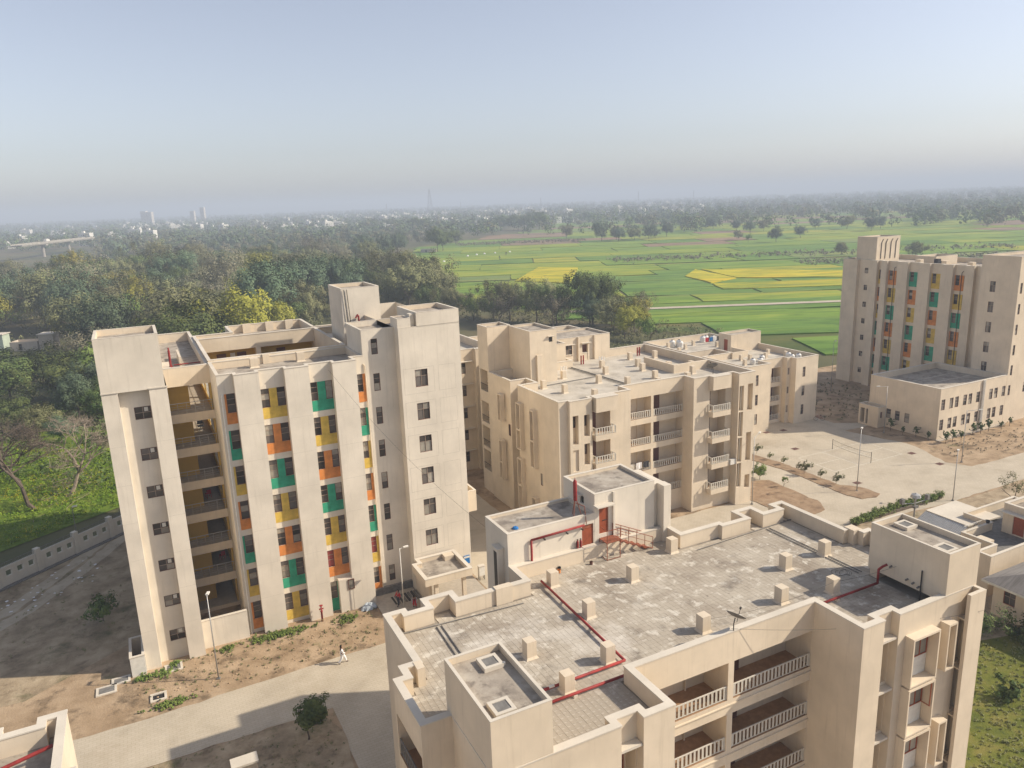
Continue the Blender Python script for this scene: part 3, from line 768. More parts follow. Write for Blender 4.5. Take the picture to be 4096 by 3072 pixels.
# ------------------------------------------------------------------ the second tower on the right, same design, turned to face the yard
def turn(pts): return pts
RT = empty('apartment_tower')
tag(RT, 'distant cream tower with painted window bays, behind the two-storey block on the right', 'building')
XB, XPL = 124.45, 123.75          # recessed wall and pilaster plane (faces -X)
ys = [97.0, 93.85, 91.7, 89.6, 87.6, 85.4, 83.35, 81.2, 79.1, 77.7]
# outline walking -Y along the west face: pilaster, bay, pilaster, bay ...
polyR = [(XPL, 103.4), (XPL, 100.2), (XB, 100.2), (XB, 97.4), (XPL, 97.4), (XPL, 95.9), (XB, 95.9), (XB, 95.0), (XPL, 95.0), (XPL, ys[1])]
for a, c in ((93.85, 91.7), (89.6, 87.6), (85.4, 83.35), (81.2, 79.1)):
    polyR += [(XB, a), (XB, c), (XPL, c)]
    polyR.append((XPL, {91.7: 89.6, 87.6: 85.4, 83.35: 81.2, 79.1: 77.6}[c]))
polyR += [(XB, 77.6), (XB, 76.6), (XPL, 76.6), (XPL, 75.9), (125.6, 75.9), (125.6, 74.0)]
RF = [0.36 + 3.2 * k for k in range(7)]
hr = {}; bays = []
for i, (p, q) in enumerate(zip(polyR[:-1], polyR[1:])):
    if p[0] == XB and q[0] == XB and 1.9 < p[1] - q[1] < 2.3: bays.append(i)
pats = ['oygoygo', 'goygoyg', 'ygoygoy', 'oygoygo']
WR = [(0.15, 0.85), (1.6, 2.0)]
for i in bays: hr[i] = [dict(s0=a, s1=c, z0=f + 0.9, z1=f + 2.6, d=0.13) for f in RF for a, c in WR]
hr[2] = [dict(s0=1.2, s1=1.95, z0=f + 1.75, z1=f + 2.75, d=0.12) for f in RF]
hr[6] = [dict(s0=0.1, s1=0.6, z0=f + 0.9, z1=f + 2.6, d=0.12) for f in RF]
walls(RT, polyR, 0, ZT - 0.07, hr, 'plaster', closed=False)
for i, pat in zip(bays, pats):
    p = polyR[i]
    for f, c in zip(reversed(RF), pat):
        colour_bay(RT, p, (0, -1), 0, polyR[i][1] - polyR[i + 1][1], 0, f, CB[c], WR, ptop=2.6, sill_h=0.9)
        for a, b2 in WR: window(RT, p, (0, -1), a, b2, f + 0.9, f + 2.6, 0.13, 'v3')
    if i in (bays[0], bays[3]):
        MB().path([(XB - 0.12, p[1] - 1.2, 0.2), (XB - 0.12, p[1] - 1.2, 22.6), (XB - 0.05, p[1] - 1.45, 22.9)], 0.05, 6).build('drain_pipe', MAT['dark'], RT)
for f, c in zip(reversed(RF), 'yoygogy'):
    colour_bay(RT, polyR[6], (0, -1), 0, 0.9, 0, f, CB[c], [(0.1, 0.6)], ptop=2.6, sill_h=0.9)
    window(RT, polyR[6], (0, -1), 0.1, 0.6, f + 0.9, f + 2.6, 0.12, 'v3')
    window(RT, polyR[2], (0, -1), 1.2, 1.95, f + 1.75, f + 2.75, 0.12, 'sq')
outl = polyR[:-2] + [(138, 75.9), (138, 103.4)]
parapet(RT, outl, ZT - 0.07, 23.0, th=0.25)
walls(RT, [(138, 74.0), (138, 103.4), (XPL, 103.4)], 0, ZT - 0.07, None, 'plaster', closed=False)
lowbox(RT, 124.6, 131.0, 96.9, 101.2, 23.0, 28.05, rim=0.2)
mb = MB()
for y0, xs in ((96.85, (125.8, 127.0, 128.4, 129.8)),):
    for x in xs: mb.path([(x, y0, 24.0), (x + 0.05, y0, 27.0), (x + 0.45, y0, 27.6)], 0.06, 6)
mb.build('service_pipe', MAT['dark'], RT)
for x, y in ((126.2, 89.0), (126.0, 84.0), (126.2, 79.5)): pier(RT, x, y, 23.0, 0.9, 0.9, 1.25)
lowbox(RT, 129, 135, 88, 92, 23.0, 24.6, rim=0.5)
boxpart(RT, 'water_cooler', 'cloth_dark', [(127.0, 127.9, 86.3, 87.0, 23.0, 24.4), (127.0, 128.4, 85.0, 85.7, 23.0, 24.1)])
# taller end block
ph = {3: [dict(s0=1.6, s1=2.45, z0=f + 0.93, z1=f + 2.6, d=0.13) for f in RF[2:]], 0: [dict(s0=0.0 + a, s1=a + 0.55, z0=f + 0.93, z1=f + 2.55, d=0.13) for f in RF[1:] for a in (0.5, 4.4)]}
pe = [(120.0, 68.2), (132, 68.2), (132, 74.1), (120.0, 74.1)]
walls(RT, pe, 0, 26.1, ph, 'plaster'); parapet(RT, pe, 26.1, 25.7, th=0.2, cop=0.04)
for f in RF[2:]:
    w = window(RT, (120.0, 74.1), (0, -1), 1.6, 2.45, f + 0.93, f + 2.6, 0.13, 'sq')
for f in RF[1:]:
    for a in (0.5, 4.4): window(RT, (120, 68.2), (1, 0), a, a + 0.55, f + 0.93, f + 2.55, 0.13, 'v3')
# ------------------------------------------------------------------ two-storey block before it
LB = empty('dining_block')
tag(LB, 'low two-storey block with flat grey roof and twin rows of narrow windows', 'building')
px = [104.35, 106.25, 107.5, 109.45, 110.7, 112.6, 113.75, 115.75, 117.0, 118.95]
hs0 = [dict(s0=x - 104.0, s1=x - 104.0 + 0.85, z0=z, z1=z + 1.65, d=0.14) for x in px for z in (1.45, 4.55)]
hs3 = [dict(s0=80.1 - y, s1=80.1 - y + 0.82, z0=1.5, z1=3.0, d=0.14) for y in (76.9, 75.35, 73.7)]
pl = [(104.0, 68.2), (119.97, 68.2), (119.97, 80.1), (104.0, 80.1)]
walls(LB, pl, 0, 7.85, {0: hs0, 3: hs3}, 'plaster'); parapet(LB, pl, 7.85, 6.95, th=0.3, cop=0.06)
for h in hs0: window(LB, (104, 68.2), (1, 0), h['s0'], h['s1'], h['z0'], h['z1'], 0.14, 'v3')
for h in hs3: window(LB, (104.0, 80.1), (0, -1), h['s0'], h['s1'], h['z0'], h['z1'], 0.14, 'v3')
MB().tube((113.9, 68.05, 0), (113.9, 68.05, 7.9), 0.12, n=8).tube((114.25, 68.05, 0), (114.25, 68.05, 7.9), 0.09, n=8).build('drain_pipe', MAT['white'], LB)
for y in (71, 73.5, 76): boxpart(LB, 'roof_joint', 'coping', (105, 119, y, y + 0.1, 6.952, 6.975))
for y in (78.9, 77.0, 75.0): boxpart(LB, 'buttress', 'plaster', (104.3, 104.6, y - 0.5, y, 6.95, 7.8))
pp = [(102.3, 77.0), (103.99, 77.0), (103.99, 80.6), (102.3, 80.6)]
walls(LB, pp, 0, 3.3, {3: [dict(s0=0.3, s1=1.1, z0=0.25, z1=2.7, d=1.3, back=1), dict(s0=1.35, s1=1.75, z0=0.25, z1=2.7, d=1.3, back=1)], 0: [dict(s0=0.5, s1=1.0, z0=1.5, z1=2.5, d=0.1, back=1)]}, 'plaster', 'porch', True, ('door_brown',))
parapet(LB, pp, 3.3, 2.95, th=0.2, cop=0.05)
boxpart(LB, 'plinth', 'floor', (103.7, 119.9, 67.6, 68.18, 0, 0.14))
# ------------------------------------------------------------------ five-storey block in the middle
M = empty('apartment_block')
tag(M, 'five-storey cream block with white railed balconies in the middle of the picture', 'building')
MF = [2.6, 5.8, 9.0, 12.2]
zt, zr = 16.4, 15.4
polyB = [(38.0, 66.1), (39.1, 66.1), (39.1, 65.65), (41.85, 65.65), (41.85, 66.3), (47.3, 66.3), (47.3, 68.2), (56.2, 68.2), (56.2, 66.4), (62.0, 66.4), (62.0, 65.3), (64.5, 65.3), (64.5, 87.0), (50.0, 87.0), (50.0, 83.6), (38.2, 83.6), (38.2, 77.7), (40.3, 77.7), (40.3, 75.4), (38.0, 75.4)]
H = {}
H[2] = [dict(s0=0.35, s1=1.05, z0=f - 0.6, z1=f + 2.6, d=0.7, back=0) for f in MF[1::2]] + [dict(s0=0.35, s1=1.05, z0=f - 0.4, z1=f + 2.0, d=0.15, back=0) for f in MF[0::2]] + [dict(s0=1.75, s1=2.45, z0=f + 0.1, z1=f + 2.5, d=0.7, back=0) for f in MF]
H[4] = [dict(s0=0.45, s1=2.75, z0=f, z1=f + 2.5, d=1.3, back=0, floor=1) for f in MF]
H[6] = [dict(s0=1.2, s1=4.2, z0=f, z1=f + 2.5, d=1.3, back=0, floor=1) for f in MF] + [dict(s0=4.55, s1=8.85, z0=f, z1=f + 2.5, d=1.3, back=0, floor=1) for f in MF]
H[8] = [dict(s0=2.4, s1=4.8, z0=f, z1=f + 2.4, d=1.3, back=0, floor=1) for f in MF]
H[10] = [dict(s0=0.12, s1=0.8, z0=f - 0.35, z1=f + 2.7, d=0.9, back=0) for f in MF] + [dict(s0=1.4, s1=2.2, z0=z0, z1=z1, d=0.6, back=0) for z0, z1 in ((11.75, 15.0), (5.4, 9.0), (1.9, 3.6))]
H[19] = [dict(s0=a, s1=a + 0.5, z0=z, z1=z + 1.4, d=0.1) for a, z in ((5.0, 5.9), (7.9, 2.6))]
walls(M, polyB, -0.3, zt, H, 'plaster', mats_extra=('floor_brown',))
parapet(M, polyB, zt, zr, roof='roof_light')
for f in MF:
    # doors and window at the back of the balconies
    p6 = (47.3, 68.2)
    for a, w in ((1.25, 0.5), (4.6, 1.7)):
        boxpart(M, 'balcony_door', 'door_brown', (p6[0] + a, p6[0] + a + w, 69.4, 69.48, f + 0.02, f + 2.35))
    boxpart(M, 'balcony_door', 'door_brown', (58.75, 59.75, 67.6, 67.68, f + 0.02, f + 2.3)); boxpart(M, 'balcony_door', 'door_brown', (42.4, 43.5, 67.5, 67.58, f + 0.02, f + 2.3))
    MB().tube((50.4, 69.4, f), (50.4, 69.4, f + 2.5), 0.05, n=6).build('drain_pipe', MAT['plaster'], M)
    balustrade(M, p6, (1, 0), 1.22, 4.18, f, 0.85, 0.04)
    balustrade(M, p6, (1, 0), 4.57, 8.83, f, 0.85, 0.04)
    for x0, x1, yw in ((58.35, 61.05, 66.4), (42.15, 44.8, 66.3)):
        boxpart(M, 'balcony_slab', 'plaster', (x0, x1, yw - 0.9, yw - 0.003, f - 0.6, f - 0.003))
        balustrade(M, (x0, yw - 0.87), (1, 0), 0.03, x1 - x0 - 0.03, f, 0.85)
        balustrade(M, (x0 + 0.03, yw - 0.02), (0, -1), 0.0, 0.8, f, 0.85, single=False)
        balustrade(M, (x1 - 0.03, yw - 0.84), (0, 1), 0.0, 0.8, f, 0.85, single=False)
    window(M, (39.1, 66.35), (1, 0), 0.62, 1.03, f + 1.1, f + 2.3, 0.0, 'one')
    window(M, (39.1, 66.35), (1, 0), 2.05, 2.43, f + 1.1, f + 2.3, 0.0, 'one')
    window(M, (62.0, 66.18), (1, 0), 0.42, 0.79, f + 1.0, f + 2.3, 0.0, 'one')
    MB().tube((62.65, 65.6, f - 0.3), (62.65, 65.6, f + 2.65), 0.05, n=6).build('drain_pipe', MAT['white'], M)
# projecting parapet boxes over the small balconies
for x0, x1, y0, y1 in ((58.4, 61.1, 65.6, 66.397), (42.1, 44.9, 65.2, 66.297)):
    boxpart(M, 'parapet_box', 'plaster', (x0, x1, y0, y1, 14.85, zt + 0.02)); boxpart(M, 'coping', 'coping', (x0 - 0.03, x1 + 0.03, y0 - 0.03, y1 - 0.04, zt + 0.02, zt + 0.075))
# box window surrounds on the end wall
def surround(y0, y1, z0, z1, mid=None):
    mb = MB(); t = 0.12; x0, x1 = 37.45, 37.998
    mb.box(x0, x1, y0, y0 + t, z0, z1); mb.box(x0, x1, y1 - t, y1, z0, z1)
    mb.box(x0 + 0.002, x1, y0 + t, y1 - t, z1 - t, z1); mb.box(x0 + 0.002, x1, y0 + t, y1 - t, z0, z0 + t)
    if mid: mb.box(x0 + 0.004, x1, y0 + t, y1 - t, mid - 0.08, mid + 0.08)
    o = mb.build('window_surround', MAT['plaster'], M)
    window(M, (37.99, y1), (0, -1), t + 0.02, t + 0.4, z1 - 1.8, z1 - 0.5, 0.0, 'one')
for a in ((79.05, 79.95, 11.2, 14.6, None), (74.0, 75.1, 9.0, 14.55, 11.4), (70.8, 71.75, 7.75, 14.45, 10.9), (79.05, 79.95, 3.8, 8.8, 6.0), (74.0, 75.1, 1.6, 7.9, 4.6), (70.8, 71.75, 0.6, 4.2, None)):
    surround(*a)
for h in H[19]: window(M, (38.0, 75.4), (0, -1), h['s0'], h['s1'], h['z0'], h['z1'], 0.1, 'one')
window(M, (38.2, 83.6), (0, -1), 5.2, 5.6, 9.6, 11.0, 0.02, 'one')
# roof: piers, pipes, low steps
for x, y in ((42.6, 79.8), (45.9, 78.6), (41.4, 75.6), (42.4, 72.4), (48.2, 74.2), (44.0, 68.6), (50.4, 71.4), (53.1, 80.9), (51.5, 77.7), (57.4, 79.0), (56.3, 76.5), (59.6, 75.4), (55.0, 72.2), (60.3, 71.6), (53.0, 69.0), (57.5, 69.2), (59.0, 83.0), (62.4, 82.0), (62.0, 74.0)):
    pier(M, x, y, zr, 0.55, 0.55, 1.0)
for x, y in ((47.0, 80.4), (54.2, 82.6)):
    for k in range(4): MB().tube((x + 0.45 * (k % 2), y + 0.5 * (k // 2), zr), (x + 0.45 * (k % 2), y + 0.5 * (k // 2), zr + 1.1), 0.06, n=6).build('vent_pipe', MAT['tank_white'], M)
for x, y in ((52.3, 84.6), (61.6, 84.8)):
    MB().tube((x, y, zr), (x, y, zr + 1.2), 0.09, n=6).tube((x + 0.35, y, zr), (x + 0.35, y, zr + 1.2), 0.09, n=6).build('red_pipe', MAT['red'], M)
mb = MB()
mb.path([(50.0, 84.0, zr + 0.1), (50.8, 70.0, zr + 0.1)], 0.07, 6); mb.path([(49.6, 84.0, zr + 0.1), (50.4, 70.0, zr + 0.1)], 0.05, 6)
mb.path([(41.0, 76.5, zr + 0.1), (50.0, 77.2, zr + 0.1)], 0.05, 6)
mb.build('roof_pipe', MAT['grey'], M)
# light well in the roof on the right
lw = [(60.2, 74.0), (63.8, 74.0), (63.8, 80.0), (57.0, 80.0), (57.0, 77.2), (60.2, 77.2)]
boxpart(M, 'well_parapet', 'plaster', [(58.8, 64.2, 73.3, 73.6, zr, zt + 0.05), (58.8, 59.1, 73.6, 79.5, zr, zt + 0.05)])
# stair core behind, taller than the roof
hc = {3: [dict(s0=0.35, s1=2.55, z0=z, z1=z + 2.75, d=1.6, back=1) for z in (13.6, 9.4, 6.1, 2.9)]}
pc = [(38.4, 84.05), (41.6, 84.05), (41.6, 87.0), (38.4, 87.0)]
walls(M, pc, 0, 21.95, hc, 'plaster', 'stair_core', True, ('yellow_wall',)); parapet(M, pc, 21.95, 21.6, th=0.15, cop=0.03)
for z in (13.6, 9.4, 6.1, 2.9):
    mb = MB()
    for y in np.arange(84.5, 86.7, 0.2): mb.box(38.42, 38.44, y, y + 0.02, z, z + 0.85)
    mb.box(38.41, 38.45, 84.4, 86.7, z + 0.85, z + 0.9); mb.build('stair_railing', MAT['dark'], M)
    boxpart(M, 'stair_flight', 'floor', (39.2, 39.9, 84.5, 86.5, z + 0.9, z + 1.1))
pb2 = [(41.4, 78.5), (45.1, 78.5), (45.1, 84.0), (41.4, 84.0)]
walls(M, pb2, 15.35, 21.85, {0: [dict(s0=2.6, s1=3.1, z0=20.3, z1=20.9, d=0.1, back=1)]}, 'plaster', 'lift_head', True, ('dark',)); parapet(M, pb2, 21.85, 21.6, th=0.15, cop=0.03)
boxpart(M, 'sunshade', 'coping', (43.8, 44.7, 78.2, 78.5, 21.0, 21.06))
boxpart(M, 'buttress', 'plaster', (42.2, 43.0, 78.2, 78.49, 15.4, 18.9))
pb3 = [(41.605, 84.06), (49.6, 84.06), (49.6, 91.0), (41.605, 91.0)]
walls(M, pb3, 0, 18.7, None, 'plaster', 'stair_core'); parapet(M, pb3, 18.7, 18.45, th=0.15, cop=0.03)
p3 = [(49.605, 86.7), (58.3, 86.7), (58.3, 92.5), (49.605, 92.5)]
walls(M, p3, 0, 18.75, {0: [dict(s0=1.6, s1=2.6, z0=16.2, z1=17.7, d=0.12), dict(s0=4.2, s1=5.1, z0=15.45, z1=17.6, d=0.35, back=1)]}, 'plaster', 'stair_head', True, ('door_brown',)); parapet(M, p3, 18.75, 18.5, th=0.15, cop=0.03)
window(M, (49.605, 86.7), (1, 0), 1.6, 2.6, 16.2, 17.7, 0.12, 'sq')
for x0 in (51.0, 53.6): boxpart(M, 'sunshade', 'coping', (x0, x0 + 1.5, 86.35, 86.7, 17.8, 17.88))
for x0 in (53.0, 55.6): boxpart(M, 'buttress', 'plaster', (x0, x0 + 0.2, 86.4, 86.7, 15.4, 18.74))
# rear of the block
p4 = [(50, 92.5), (62, 92.5), (62, 104), (44, 104), (44, 91.0), (50, 91.0)]
walls(M, p4, 0, 17.2, None, 'plaster'); parapet(M, p4, 17.2, 16.2)
# air conditioner and washing on a balcony
boxpart(M, 'air_conditioner', 'white', (61.15, 61.95, 65.35, 65.75, 5.3, 5.95))
boxpart(M, 'air_conditioner', 'white', (49.2, 50.0, 69.0, 69.4, 5.85, 6.45))

# ------------------------------------------------------------------ block glimpsed between the tower and the middle block
N = empty('apartment_block')
tag(N, 'sliver of a cream block with hooded windows, between tower and middle block', 'building')
pn = [(33.0, 94.3), (40.9, 94.3), (40.9, 93.6), (41.6, 93.6), (41.6, 94.3), (43.9, 94.3), (43.9, 110), (33.0, 110)]
zs = (1.25, 4.45, 7.65, 10.85, 14.05)
walls(N, pn, 0, 17.4, {0: [dict(s0=5.6, s1=6.6, z0=z, z1=z + 1.5, d=0.12) for z in zs], 4: [dict(s0=0.5, s1=0.9, z0=z - 0.6, z1=z + 2.1, d=0.12) for z in zs]}, 'plaster')
parapet(N, pn, 17.4, 16.4, roof='roof_light')
for z in zs:
    window(N, (33.0, 94.3), (1, 0), 5.6, 6.6, z, z + 1.5, 0.12, 'sq'); window(N, (41.6, 94.3), (1, 0), 0.5, 0.9, z - 0.6, z + 2.1, 0.12, 'v3')
    sill(N, (33, 94.3), (1, 0), 5.4, 7.5, z + 1.7, 0.5)
for x, y in ((39.5, 100), (42.0, 103)): pier(N, x, y, 16.4, 0.5, 0.5, 1.0)

# ------------------------------------------------------------------ lower three-storey block to the right of it
K = empty('apartment_block')
tag(K, 'lower three-storey block with rooftop water tanks, right of the middle block', 'building')
KF = [0.6, 3.75, 6.9]
pk = [(82.5, 85.4), (87.6, 85.4), (87.6, 87.8), (92.6, 87.8), (92.6, 86.9), (93.4, 86.9), (93.4, 85.75), (98.3, 85.75), (98.3, 112), (82.6, 112), (82.6, 99.5), (88.5, 99.5), (88.5, 95.6), (82.5, 95.6)]
hk = {0: [dict(s0=2.0, s1=2.55, z0=f + 0.75, z1=f + 2.45, d=0.12) for f in KF],
      2: [dict(s0=0.8, s1=2.25, z0=f, z1=f + 2.4, d=1.4, back=0, floor=1) for f in KF] + [dict(s0=2.6, s1=4.6, z0=f, z1=f + 2.4, d=1.4, back=0, floor=1) for f in KF],
      4: [dict(s0=0.2, s1=0.55, z0=f + 1.2, z1=f + 2.3, d=0.1) for f in KF],
      6: [dict(s0=1.5, s1=2.1, z0=f + 0.75, z1=f + 2.4, d=0.12) for f in KF]}
walls(K, pk, 0, 10.85, hk, 'plaster', mats_extra=('floor_brown',)); parapet(K, pk, 10.85, 9.85, roof='roof_light')
for f in KF:
    window(K, (82.5, 85.4), (1, 0), 2.0, 2.55, f + 0.75, f + 2.45, 0.12, 'v3'); window(K, (93.4, 85.75), (1, 0), 1.5, 2.1, f + 0.75, f + 2.4, 0.12, 'v3')
    window(K, (92.6, 86.9), (1, 0), 0.2, 0.55, f + 1.2, f + 2.3, 0.1, 'one')
    balustrade(K, (87.6, 87.8), (1, 0), 0.82, 2.23, f, 0.85, 0.04, single=False); balustrade(K, (87.6, 87.8), (1, 0), 2.62, 4.58, f, 0.85, 0.04, single=False)
    boxpart(K, 'balcony_door', 'door_brown', (90.3, 91.9, 89.1, 89.17, f + 0.02, f + 2.3))
km = [(91.7, 98.9), (98.6, 98.9), (98.6, 102.0), (91.7, 102.0)]
walls(K, km, 9.85, 13.0, {3: [dict(s0=1.3, s1=2.3, z0=9.9, z1=12.1, d=0.1, back=1)]}, 'plaster', 'stair_head', True, ('door_red',)); parapet(K, km, 13.0, 12.7, th=0.15, cop=0.03)
boxpart(K, 'well_parapet', 'plaster', [(88.5, 92.0, 95.0, 95.25, 9.85, 10.9), (91.7, 91.95, 95.25, 98.8, 9.85, 10.9)])
for x, y in ((84.5, 104), (87.5, 106), (86.0, 109), (91, 108), (93.5, 104.5), (95.5, 94), (93.0, 92), (90, 92.5), (96.5, 91), (86.5, 90), (88.5, 93)): pier(K, x, y, 9.85, 0.5, 0.5, 0.95)
def water_tank(x, y, z, s, lab):
    t = empty('water_tank', (x, y, z)); tag(t, lab, 'water tank', 'white rooftop water tanks')
    mb = MB()
    mb.lathe([(0.0, 0.0), (0.55, 0.0), (0.57, 0.12), (0.55, 0.3), (0.57, 0.34), (0.55, 0.6), (0.57, 0.64), (0.55, 0.9), (0.56, 0.95), (0.42, 1.12), (0.2, 1.2), (0.2, 1.24)], n=18)
    mb.build('tank_body', MAT['tank_white'], t, smooth=True)
    MB().lathe([(0.22, 1.22), (0.23, 1.3), (0.0, 1.32)], n=14).build('tank_lid', MAT['black_pl'], t)
    t.scale = (s, s, s)
    return t
for k, (x, y) in enumerate(((87.6, 109.8), (88.8, 109.3), (88.2, 108.2))): water_tank(x, y, 9.85, 0.95, 'white plastic water tank in the leftmost rooftop cluster of the low block')
for k, (x, y) in enumerate(((94.6, 109.6), (95.6, 109.9), (96.5, 109.0))): water_tank(x, y, 9.85, 0.95, 'white plastic water tank beside the washing line behind the red door')
for k, (x, y) in enumerate(((88.2, 90.0), (89.5, 89.6), (91.2, 91.0))): water_tank(x, y, 9.85, 0.8, 'white plastic water tank near the front parapet of the low block')
for k, (x, y) in enumerate(((95.6, 88.8), (96.9, 88.6), (96.4, 90.3))): water_tank(x, y, 9.85, 0.8, 'white plastic water tank in the right corner of the low roof')
# ------------------------------------------------------------------ foreground block, seen from above
F = empty('apartment_block')
tag(F, 'foreground block with tiled flat roof, roof piers and a red pipe', 'building')
ft, fr = 14.42, 13.47
FF = [0.75, 3.94, 7.12, 10.31]
polyF = [(13.1, 23.85), (16.55, 23.85), (16.55, 24.35), (17.75, 24.35), (17.75, 23.85), (19.5, 23.85), (19.5, 27.1), (31.95, 27.1), (31.95, 23.85), (33.6, 23.85), (33.6, 24.35), (34.8, 24.35), (34.8, 23.85), (41.0, 23.85), (41.0, 28.3), (42.6, 28.3), (42.6, 32.1), (42.05, 32.1), (42.05, 33.0), (41.25, 33.0), (41.25, 38.6), (39.95, 38.6), (39.95, 37.75), (38.6, 37.75), (38.6, 39.05), (36.75, 39.05), (36.75, 37.75), (34.8, 37.75), (34.8, 38.1), (31.4, 38.1), (31.4, 39.75), (18.95, 39.75), (18.95, 38.3), (16.6, 37.75), (14.65, 37.75), (14.65, 38.75), (12.63, 38.75), (12.63, 37.75), (11.5, 37.75), (11.5, 38.2), (10.2, 38.2), (10.2, 33.0), (9.37, 33.0), (9.37, 32.1), (8.8, 32.1), (8.8, 28.2), (10.3, 28.2), (10.3, 23.85)]
polyF[32:34] = [(18.95, 37.75)]
ie = {p: i for i, p in enumerate(polyF)}
HF = {}
e = ie[(19.5, 27.1)]
HF[e] = [dict(s0=0.0 + a, s1=c, z0=f, z1=f + 2.3, d=1.9, back=1, floor=2) for f in FF for a, c in ((0.02, 6.2), (6.6, 12.43))]
e3 = ie[(34.8, 23.85)]
HF[e3] = [dict(s0=0.7, s1=2.75, z0=f - 0.3, z1=f + 2.55, d=0.12, back=0) for f in FF] + [dict(s0=3.75, s1=4.25, z0=f - 0.2, z1=f + 2.4, d=0.5, back=0) for f in FF[1::2]] + [dict(s0=5.35, s1=5.95, z0=f - 0.6, z1=f + 2.3, d=0.35, back=3) for f in FF]
en = ie[(33.6, 24.35)]
HF[en] = [dict(s0=0.06, s1=1.14, z0=f - 0.25, z1=f + 2.6, d=0.8, back=0) for f in FF]
en2 = ie[(16.55, 24.35)]
HF[en2] = [dict(s0=0.06, s1=1.14, z0=f - 0.25, z1=f + 2.3, d=0.8, back=0) for f in FF]
el = ie[(8.8, 32.1)]
HF[el] = [dict(s0=0.15, s1=3.75, z0=f, z1=f + 2.35, d=1.4, back=1, floor=2) for f in FF]
walls(F, polyF, -0.2, ft - 0.02, HF, 'plaster', mats_extra=('plaster', 'floor_brown', 'dark'))
inn = offset(polyF, 0.33)
mbp = MB()
for i in range(len(inn)):
    p, q = inn[i], inn[(i + 1) % len(inn)]
    mbp.poly([(q[0], q[1], fr - 0.02), (p[0], p[1], fr - 0.02), (p[0], p[1], ft - 0.02), (q[0], q[1], ft - 0.02)])
mbp.build('parapet', MAT['plaster'], F)
coping(F, polyF, ft - 0.02, 0.33, 0.07, 0.03)
MB().poly([(x, y, fr - 0.03) for x, y in inn]).build('roof_screed', MAT['grout'], F)
# roof tiles: 0.305 m squares, the nearest 300 single, the rest in one piece
def inside(x, y, poly):
    c = False; n = len(poly)
    for i in range(n):
        (x1, y1), (x2, y2) = poly[i], poly[i - 1]
        if (y1 > y) != (y2 > y) and x < (x2 - x1) * (y - y1) / (y2 - y1) + x1: c = not c
    return c
G = 0.31
tl = []
keep = [(10.1, 13.35, 23.6, 28.9), (38.5, 41.4, 23.8, 29.0)]
for i in range(int(34 / G)):
    for j in range(int(16 / G)):
        x, y = 8.85 + i * G, 23.9 + j * G
        if all(inside(a, c, inn) for a, c in ((x, y), (x + G, y), (x, y + G), (x + G, y + G))) and not any(k[0] < x + G / 2 < k[1] and k[2] < y + G / 2 < k[3] for k in keep): tl.append((x, y))
tl.sort(key=lambda p: p[0] ** 2 + p[1] ** 2)
tme = [MB().box(0.005, G - 0.005, 0.005, G - 0.005, 0, 0.03 + 0.003 * k, False).mesh('roof_tile', MAT['tile']) for k in range(3)]
screed = F.children[-1]
for n, (x, y) in enumerate(tl[:300]):
    inst('roof_tile', tme[n % 3], F, (x, y, fr - 0.028), rot=(random.uniform(-.008, .008), random.uniform(-.008, .008), 0))
mb = MB()
for x, y in tl[300:]:
    z = fr - 0.028; t = 0.028 + random.random() * 0.008; g = 0.004 + random.random() * 0.003
    mb.box(x + g, x + G - g, y + g, y + G - g, z, z + t, False)
tag(mb.build('roof_tiles', MAT['tile'], F), kind='stuff')
# roof piers
for x, y in ((15.9, 31.5), (19.25, 29.1), (16.15, 28.05), (20.75, 33.3), (20.75, 37.5), (38.25, 31.9), (34.65, 31.8), (31.35, 28.95), (34.75, 28.2), (25.4, 35.5), (25.4, 28.85), (30.0, 37.4)): pier(F, x, y, fr, 0.57, 0.57, 1.0)
boxpart(F, 'parapet_pier', 'plaster', [(16.9, 18.0, 37.3, 37.76, fr - 0.02, ft + 0.12), (41.3, 42.02, 32.2, 33.0, fr - 0.02, ft + 0.1), (10.1, 10.5, 32.2, 32.9, fr - 0.02, ft + 0.08)])
# water tanks at both ends
def roof_tank(x0, x1, y0, y1, gap):
    lowbox(F, x0, x1, y0, y1, (fr + 0.55) if gap else fr - 0.02, 17.0, rim=0.32, th=0.13)
    z = 17.0 - 0.32
    for hx, hy in ((x0 + 1.35, y1 - 1.45), (x0 + 0.45, y0 + 0.4)):
        boxpart(F, 'hatch_kerb', 'coping', [(hx, hx + 0.95, hy, hy + 0.16, z, z + 0.2), (hx, hx + 0.95, hy + 0.79, hy + 0.95, z, z + 0.2), (hx, hx + 0.16, hy + 0.162, hy + 0.788, z, z + 0.198), (hx + 0.79, hx + 0.95, hy + 0.162, hy + 0.788, z, z + 0.198)])
        boxpart(F, 'hatch_lid', 'grey', (hx + 0.165, hx + 0.785, hy + 0.165, hy + 0.785, z, z + 0.17))
roof_tank(10.29, 13.105, 23.84, 28.75, False)
roof_tank(38.6, 41.35, 23.845, 28.9, True)
boxpart(F, 'tank_support', 'plaster', [(38.75, 41.3, 28.3, 28.85, fr - 0.02, fr + 0.56), (40.9, 41.3, 24.0, 28.29, fr - 0.02, fr + 0.56), (38.65, 41.3, 23.9, 24.1, fr - 0.02, fr + 0.56)])
MB().tube((12.62, 27.35, 16.7), (12.62, 27.35, 16.9), 0.06, n=8).build('vent_cap', MAT['steel'], F)
# ladder pole and spouts on the right tank
MB().tube((38.5, 25.3, 13.3), (38.5, 25.3, 15.4), 0.045, n=6).build('service_pipe', MAT['dark'], F)
for y, z in ((27.3, 14.8), (26.2, 14.45), (25.8, 14.4), (25.45, 14.3)): MB().tube((38.4, y, z - 0.04), (38.66, y, z), 0.055, n=8).build('spout', MAT['grey'], F)
